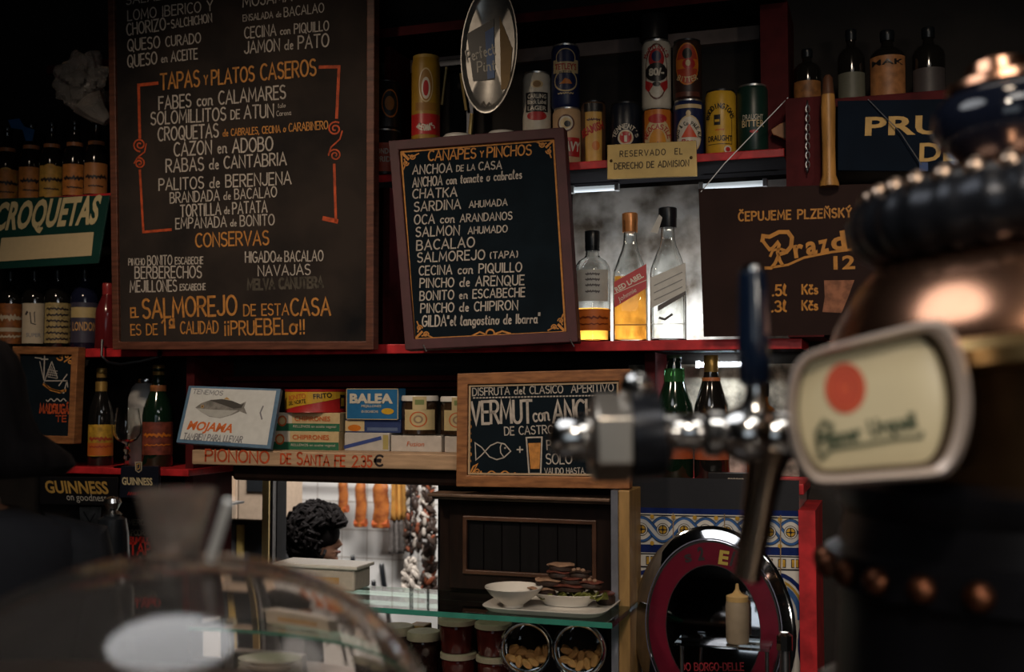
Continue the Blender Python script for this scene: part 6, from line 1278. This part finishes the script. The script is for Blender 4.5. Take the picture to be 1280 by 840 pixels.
# ------------------------------------------------------------------ pepper mill on the counter side
Ym = 1.75; mm = mp(143, Ym); x = xx(143, Ym)
t = thing('steel_topped_mill', (x, Ym, 0), 'black mill with a round steel knob between the person in black and the glass knob', 'mill')
zt2 = zz(143, 620, Ym); b = B(); b.lathe([(24 * mm, zt2 - 110 * mm), (22 * mm, zt2 - 80 * mm), (20 * mm, zt2 - 45 * mm), (17 * mm, zt2 - 28 * mm), (9 * mm, zt2 - 24 * mm)], (x, Ym, 0), 28); b.build('mill_body', blackplastic, t)
b = B(); b.lathe([(10 * mm, zt2 - 25 * mm), (12 * mm, zt2 - 22 * mm), (6 * mm, zt2 - 18 * mm), (8 * mm, zt2 - 14 * mm), (11 * mm, zt2 - 8 * mm), (9 * mm, zt2 - 3 * mm), (.001, zt2)], (x, Ym, 0), 24); b.build('knob', chrome, t)
st = tag(B().box(x - .35, x + .12, Ym - .12, Ym + .12, zt2 - 110 * mm - .02, zt2 - 110 * mm - .0005).build('side_shelf', wood_dark, smooth=False, bevel=.003), 'dark wooden side shelf holding the steel topped mill', 'shelf')
b = B(); b.box(x - .33, x - .29, Ym - .1, Ym + .1, 0, zt2 - 110 * mm - .0205); b.box(x + .06, x + .10, Ym - .1, Ym + .1, 0, zt2 - 110 * mm - .0205); struct(b, 'trim_19', wood_dark)
# ------------------------------------------------------------------ glass cake dome
DZ = .85; dc = PZ(215, 915, DZ); da, db_ = 327 / FPX * DZ, 220 / FPX * DZ
t = thing('cake_dome', (dc.x, dc.y, 1.21), 'large clear glass dome on the bar counter, nearest thing at the left', 'dome')
outp = [(da * cos(R_(q)), db_ * sin(R_(q))) for q in range(0, 89, 4)] + [(.012, db_)]
innp = [(max(a - .0065 * cos(R_(q)), .001), c - .0065 * sin(R_(q))) for (a, c), q in zip(outp, list(range(0, 89, 4)) + [89])]
zb0 = 1.212 - dc.z
b = B(); b.lathe([(da, zb0)] + outp + [(.0005, db_)][:0] , (dc.x, dc.y, dc.z), 64, closed=False)
prof = [(da - .0065, zb0), (da, zb0)] + outp + [(.0004, db_)]; profi = [(.0004, db_ - .0065)] + innp[::-1] + [(da - .0065, zb0)]
b = B(); b.lathe(prof + profi, (dc.x, dc.y, dc.z), 64, closed=False); b.build('glass_cover', dome_glass, t)
kx = PZ(227, 915, DZ); mz = DZ / FPX; zk = lambda py: PZ(227, py, DZ).z
b = B(); zt3 = dc.z + db_
b.lathe([(.012, zt3 - .001), (17 * mz, zk(703)), (31 * mz, zk(697)), (34 * mz, zk(680)), (43 * mz, zk(640)), (51 * mz, zk(614)), (48 * mz, zk(613)), (40 * mz, zk(642)), (30 * mz, zk(683)), (26 * mz, zk(690)), (.001, zk(692))], (dc.x, dc.y, 0), 40); b.build('flared_knob', cloudy_glass, t)
sx = PZ(262, 699, DZ - .02); ex = PZ(288, 627, DZ - .03)
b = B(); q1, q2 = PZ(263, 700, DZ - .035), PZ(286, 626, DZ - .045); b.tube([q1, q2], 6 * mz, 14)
tag(b.build('knob_highlight', cm((.80, .80, .78), .6)), 'white rod standing for the bright edge highlight of the flared glass knob', 'highlight')  # solid white rod in place of the highlight along the knob edge
b = B(); b.lathe([(.08, 0), (.1, .003), (.225, .007), (.232, .0105), (.225, .011), (.1, .0095), (.001, .0095)], (dc.x, dc.y, 1.2005), 56); tag(b.build('dome_plate', cm((.06, .045, .035), .3)), 'dark round plate under the glass dome', 'plate')
pastry = mat('glazed_pastry', (.42, .18, .05), .4, noise=.6, nscale=30)
b = B(); pcn = PZ(170, 870, DZ); b.lathe([(.055, 0), (.062, .006), (.064, .03), (.052, .05), (.03, .054), (.001, .055)], (pcn.x, pcn.y, 1.2122), 32); tag(b.build('pastry', pastry), 'golden brown pastry under the glass dome', 'pastry')
b = B(); pcn = PZ(330, 870, DZ + .05); b.lathe([(.05, 0), (.055, .006), (.056, .02), (.045, .032), (.001, .036)], (pcn.x, pcn.y, 1.2122), 32); tag(b.build('pastry', mat('pale_pastry', (.44, .32, .2), .5, noise=.4, nscale=40)), 'pale pastry at the right inside the glass dome', 'pastry')

# ------------------------------------------------------------------ beer tap
TZ = 1.08; ax = PZ(1303, 490, TZ); tm = TZ / FPX; A0 = V((ax.x, ax.y, 0))
tz = lambda py: PZ(1280, py, TZ).z
t = thing('beer_tap', (ax.x, ax.y, 1.2), 'large copper and brass beer tap tower with an oval cream badge at the right', 'beer tap')
TP0 = A0 + V((0, 0, tz(470))); TILT = Matrix.Rotation(R_(-7), 4, cf)
def lean(b_): b_.v = [TP0 + TILT @ (p - TP0) for p in b_.v]; return b_
def tl(nm, prof, m_, par=None, n=56): b_ = B(); b_.lathe([(r * tm, tz(py)) for r, py in prof], A0, n); return lean(b_).build(nm, m_, par or t)
zc0 = 490 + (1.5 - 1.2006) / tm
b = B(); b.lathe([(280 * tm, 1.2005), (280 * tm, 1.215), (254 * tm, 1.225), (248 * tm, tz(760)), (252 * tm, tz(735)), (264 * tm, tz(728)), (264 * tm, tz(688)), (248 * tm, tz(680)), (241 * tm, tz(640)), (250 * tm, tz(628)), (250 * tm, tz(605)), (225 * tm, tz(595))], A0, 64); col = b.build('column', mat('black_column', (.010, .010, .013), .35, metal=.5, noise=.4, nscale=12), t)
for k in range(26):
    a = 2 * pi * k / 26; b = B(); b.ball(A0 + V((264 * tm * cos(a), 264 * tm * sin(a), tz(708))), 17 * tm, None, None, 14, 9); b.build('rivet', copper_dk, t)
tl('housing', [(222, 612), (224, 560), (226, 470), (232, 440)], bronze)
tl('brass_rim', [(215, 450), (262, 448), (272, 441), (273, 424), (262, 412), (236, 408)], mat('polished_brass', (.62, .40, .17), .28, metal=1, noise=.2, nscale=10))
tl('copper_dome', [(254, 418), (252, 404), (240, 380), (220, 350), (194, 322), (168, 302), (144, 288)], copper)
b = B(); L = []
for k in range(120):
    a = 2 * pi * k / 120; g = 1 + .05 * sin(k * pi / 2); L.append([A0 + V((cos(a) * (156 + 52 * g * cos(q)) * tm, sin(a) * (156 + 52 * g * cos(q)) * tm, 0)) + V((0, 0, tz(262) + 48 * g * sin(q) * tm)) for q in [2 * pi * i / 18 for i in range(18)]])
b.rings(L, closed=True); lean(b).build('knurled_collar', blackmetal, t)
tl('cap_ring', [(150, 232), (140, 214), (116, 203), (96, 200), (84, 196), (60, 190)], copper)
bead_m = mat('bead_metal', (.50, .36, .27), .28, metal=1, noise=.3, nscale=30)
for k in range(30):
    a = 2 * pi * k / 30; b = B(); b.ball(A0 + V((176 * tm * cos(a), 176 * tm * sin(a), tz(222))), 15 * tm, None, None, 12, 8); lean(b).build('bead', bead_m, t)
tl('finial', [(60, 194), (66, 186), (84, 165), (90, 145), (84, 122), (70, 108), (58, 102)], mat('glossy_black', (.006, .008, .016), .10, noise=.2, nscale=20, coat=.5))
tl('finial_ring', [(56, 106), (66, 101), (64, 92), (40, 84), (36, 70), (14, 62), (.5, 60)], copper)
# badge
ctr = PZ(1100, 508, .89); nb = (CAM - ctr).normalized(); nb = (nb + cr * .10).normalized()
ub = cu.cross(nb).normalized(); vb = nb.cross(ub)
BP = Flat(ctr, ub, vb)
def bp(px, py):
    d = ray(px, py); tt = (ctr - CAM).dot(nb) / d.dot(nb); q = CAM + d * tt - ctr; return (q.dot(ub), q.dot(vb))
def loop(pts, n=64):
    N = len(pts); out = []
    for i in range(n):
        f = i / n * N; k_ = int(f); u = f - k_; p0, p1, p2, p3 = (V(pts[(k_ + j) % N]) for j in (-1, 0, 1, 2))
        q = ((p1 * 2) + (p2 - p0) * u + (p0 * 2 - p1 * 5 + p2 * 4 - p3) * u * u + (p1 * 3 - p0 - p2 * 3 + p3) * u ** 3) * .5; out.append((q.x, q.y))
    return out
OUT = loop([(984, 505), (990, 465), (1004, 445), (1030, 434), (1090, 418), (1150, 403), (1180, 403), (1200, 430), (1212, 475), (1214, 520), (1205, 562), (1188, 590), (1165, 598), (1100, 603), (1035, 607), (1008, 600), (993, 570), (986, 538)])
INN = loop([(999, 508), (1003, 475), (1012, 455), (1035, 446), (1090, 434), (1140, 424), (1158, 426), (1175, 450), (1184, 485), (1184, 520), (1176, 555), (1164, 574), (1145, 580), (1090, 584), (1040, 588), (1022, 583), (1008, 560), (1001, 535)])
o_ = [bp(*q) for q in OUT]; i_ = [bp(*q) for q in INN]; md = [((a[0] + c[0]) / 2, (a[1] + c[1]) / 2) for a, c in zip(o_, i_)]
lp = [(a[0] * .34 + c[0] * .66, a[1] * .34 + c[1] * .66) for a, c in zip(o_, i_)]; md = [((a[0] + c[0]) / 2, (a[1] + c[1]) / 2) for a, c in zip(o_, lp)]
b = B(); b.rings([[BP(u, v, -.03) for u, v in o_], [BP(u, v, .004) for u, v in o_], [BP(u, v, .012) for u, v in md], [BP(u, v, .007) for u, v in lp], [BP(u, v, .0) for u, v in lp]], cap0=False, cap1=False); b.build('badge_frame', mat('badge_chrome', (.70, .58, .51), .42, metal=.5, noise=.15, nscale=12), t)
b = B(); b.rings([[BP(u, v, .001) for u, v in lp], [BP(u, v, -.010) for u, v in i_], [BP(u * .95, v * .95, -.014) for u, v in i_]], cap0=False, cap1=False); b.build('badge_recess', mat('recess_brown', (.07, .04, .025), .4, noise=.3, nscale=20), t)
b = B(); b.rings([[BP(u, v, -.008) for u, v in i_], [BP(u * .8, v * .8, -.005) for u, v in i_], [BP(u * .3, v * .3, -.004) for u, v in i_]], cap0=False); bpl = b.build('badge_plate', mat('cream_enamel', (.60, .52, .33), .35, noise=.06, nscale=8), t)
b = B(); b.mats = []
use(b, cm((.58, .075, .02), .4)); c = bp(1057, 485); ell(b, BP, c[0], c[1], 25 * .89 / FPX, 32 * .89 / FPX, -.0034, 36, 3); use(b, cm((.48, .045, .015), .4)); ell(b, BP, c[0], c[1], 18 * .89 / FPX, 24 * .89 / FPX, -.003, 36, 1, ring=.9); ell(b, BP, c[0], c[1], 11 * .89 / FPX, 16 * .89 / FPX, -.003, 36, 1, ring=.7)
b.build('red_seal', b.mats, bpl)
b = B(); a_, c_ = bp(1024, 560), bp(1080, 548); typed(b, 'Pilsner', BP, a_, c_, 19 * .89 / FPX, bold=.05, off=-.0032); a_, c_ = bp(1088, 545), bp(1148, 534); typed(b, 'Urquell', BP, a_, c_, 20 * .89 / FPX, bold=.05, off=-.0032)
ribbon(b, [bp(1024, 566), bp(1028, 572), bp(1040, 562), bp(1080, 556), bp(1120, 549), bp(1152, 546), bp(1154, 541)], .0030, BP, -.0032); ribbon(b, [bp(1024, 560), bp(1022, 540), bp(1030, 527), bp(1040, 532), bp(1038, 543)], .0034, BP, -.0032)
b.build('badge_lettering', cm((.06, .075, .035), .5), bpl)
bk = [(p[0] * .97, p[1] * .97) for p in o_]; dv = (A0 + V((0, 0, ctr.z)) - ctr); dv.z = 0
b = B(); b.rings([[BP(u, v, -.028) for u, v in bk], [BP(u, v, -.05) for u, v in bk], [BP(u * .95, v * .93, -.05) + dv * .75 for u, v in bk]], cap1=False); b.build('badge_housing', bronze, t)
# faucet arm
FZ = 1.02; fm = FZ / FPX
def fp(px, py, dz=0): return PZ(px, py, FZ + dz)
def arm(nm, pts, m_, n=24, par=None): b_ = B(); b_.tube([fp(px, py) for px, py, r in pts], [r * fm for px, py, r in pts], n); return b_.build(nm, m_, par or t)
arm('faucet_pipe', [(1010, 546, 26), (985, 545, 32), (972, 544, 34), (958, 543, 30), (950, 543, 36), (930, 542, 38), (912, 541, 30), (905, 541, 24), (898, 541, 30), (884, 540, 30), (878, 540, 22), (868, 540, 25), (858, 540, 22), (835, 540, 23), (826, 540, 27)], chrome, 28)
arm('flange', [(828, 541, 30), (826, 542, 54), (806, 543, 56), (788, 544, 56), (786, 544, 40)], blackmetal, 32)
hx = cu; hb = B(); L = []
for px, r in ((789, 46), (787, 56), (744, 56), (737, 46)):
    c = fp(px, 547); L.append([c + (cu * sin(R_(60 * k)) - cf * cos(R_(60 * k + 0))).normalized() * 0 + (cu * sin(R_(60 * k + 30)) - cf * cos(R_(60 * k + 30))) * r * fm for k in range(6)])
hb.rings(L); hb.build('hex_nut', mat('satin_nickel', (.66, .58, .49), .34, metal=1, noise=.2, nscale=12), t, bevel=.0015)
arm('end_cap', [(739, 546, 26), (735, 546, 28), (702, 547, 27), (692, 547, 22), (686, 547, 12)], chrome, 24)
b = B(); b.ball(fp(795, 484), 21 * fm, None, None, 24, 16); bl = b.build('knob_ball', chrome, t)
b = B(); b.ball(fp(794, 480, -.013), 7 * fm, None, None, 14, 8); b.build('knob_hole', blackplastic, bl)
b = B(); b.tube([fp(797, 498), fp(803, 525)], [12 * fm, 22 * fm], 16); b.build('knob_neck', bronze, t)
arm('tap_handle', [(943, 482, 15), (943, 474, 20), (942, 420, 20.5), (941, 360, 18.5), (940, 341, 17), (940, 336, 12)], mat('blue_black_handle', (.006, .012, .028), .18, noise=.2, nscale=20, coat=.3), 24)
arm('handle_collar', [(944, 516, 22), (944, 508, 19), (945, 498, 15), (945, 482, 14), (945, 478, 17)], chrome, 24)
arm('handle_tip', [(940, 339, 15), (940, 334, 15), (940, 330, 9)], chrome, 20)
arm('spout', [(962, 562, 30), (957, 585, 24), (951, 620, 21), (944, 665, 20), (937, 705, 18.5), (934, 724, 18), (933.8, 725, 13)], mat('spout_metal', (.30, .22, .16), .24, metal=1, noise=.2, nscale=20), 24)

# ------------------------------------------------------------------ crumpled clear bag at the upper left
bagm = mat('clear_plastic', (.75, .68, .62), .18, trans=.82, ior=1.15, noise=.2, nscale=20)
rb = random.Random(9); b = B(); cb_ = P(103, 100, 2.46); m = mp(103, 2.46)
import mathutils.noise as mn
def bagf(p):
    q = p * 28; return 1 + .42 * mn.noise(q) + .22 * mn.noise(q * 2.3)
b.ball(cb_, 34 * m, .05, 33 * m, 44, 30, f=bagf)
b.tube([P(110, 128, 2.46), P(122, 142, 2.47), P(134, 152, 2.48)], [22 * m, 14 * m, 7 * m], 10)
tag(b.build('plastic_bag', bagm, ang=20), 'crumpled clear plastic bag hung beside the top of the big blackboard', 'bag')
b = B(); BL = Plane([(9, 148), (44, 146), (40, 176), (30, 176)], 2.60); 
slab(b, BL, [BL.uv(*q) for q in ((10, 150), (24, 148), (30, 158), (43, 162), (40, 176), (32, 176), (28, 162), (14, 160))], 0, -.002)
tag(b.build('blue_glare', cm((.03, .14, .34), .4), smooth=False), 'flat blue shape standing for the glare over the beer bottles at the left', 'glare')  # blue slab in place of the reflected glare among the bottles
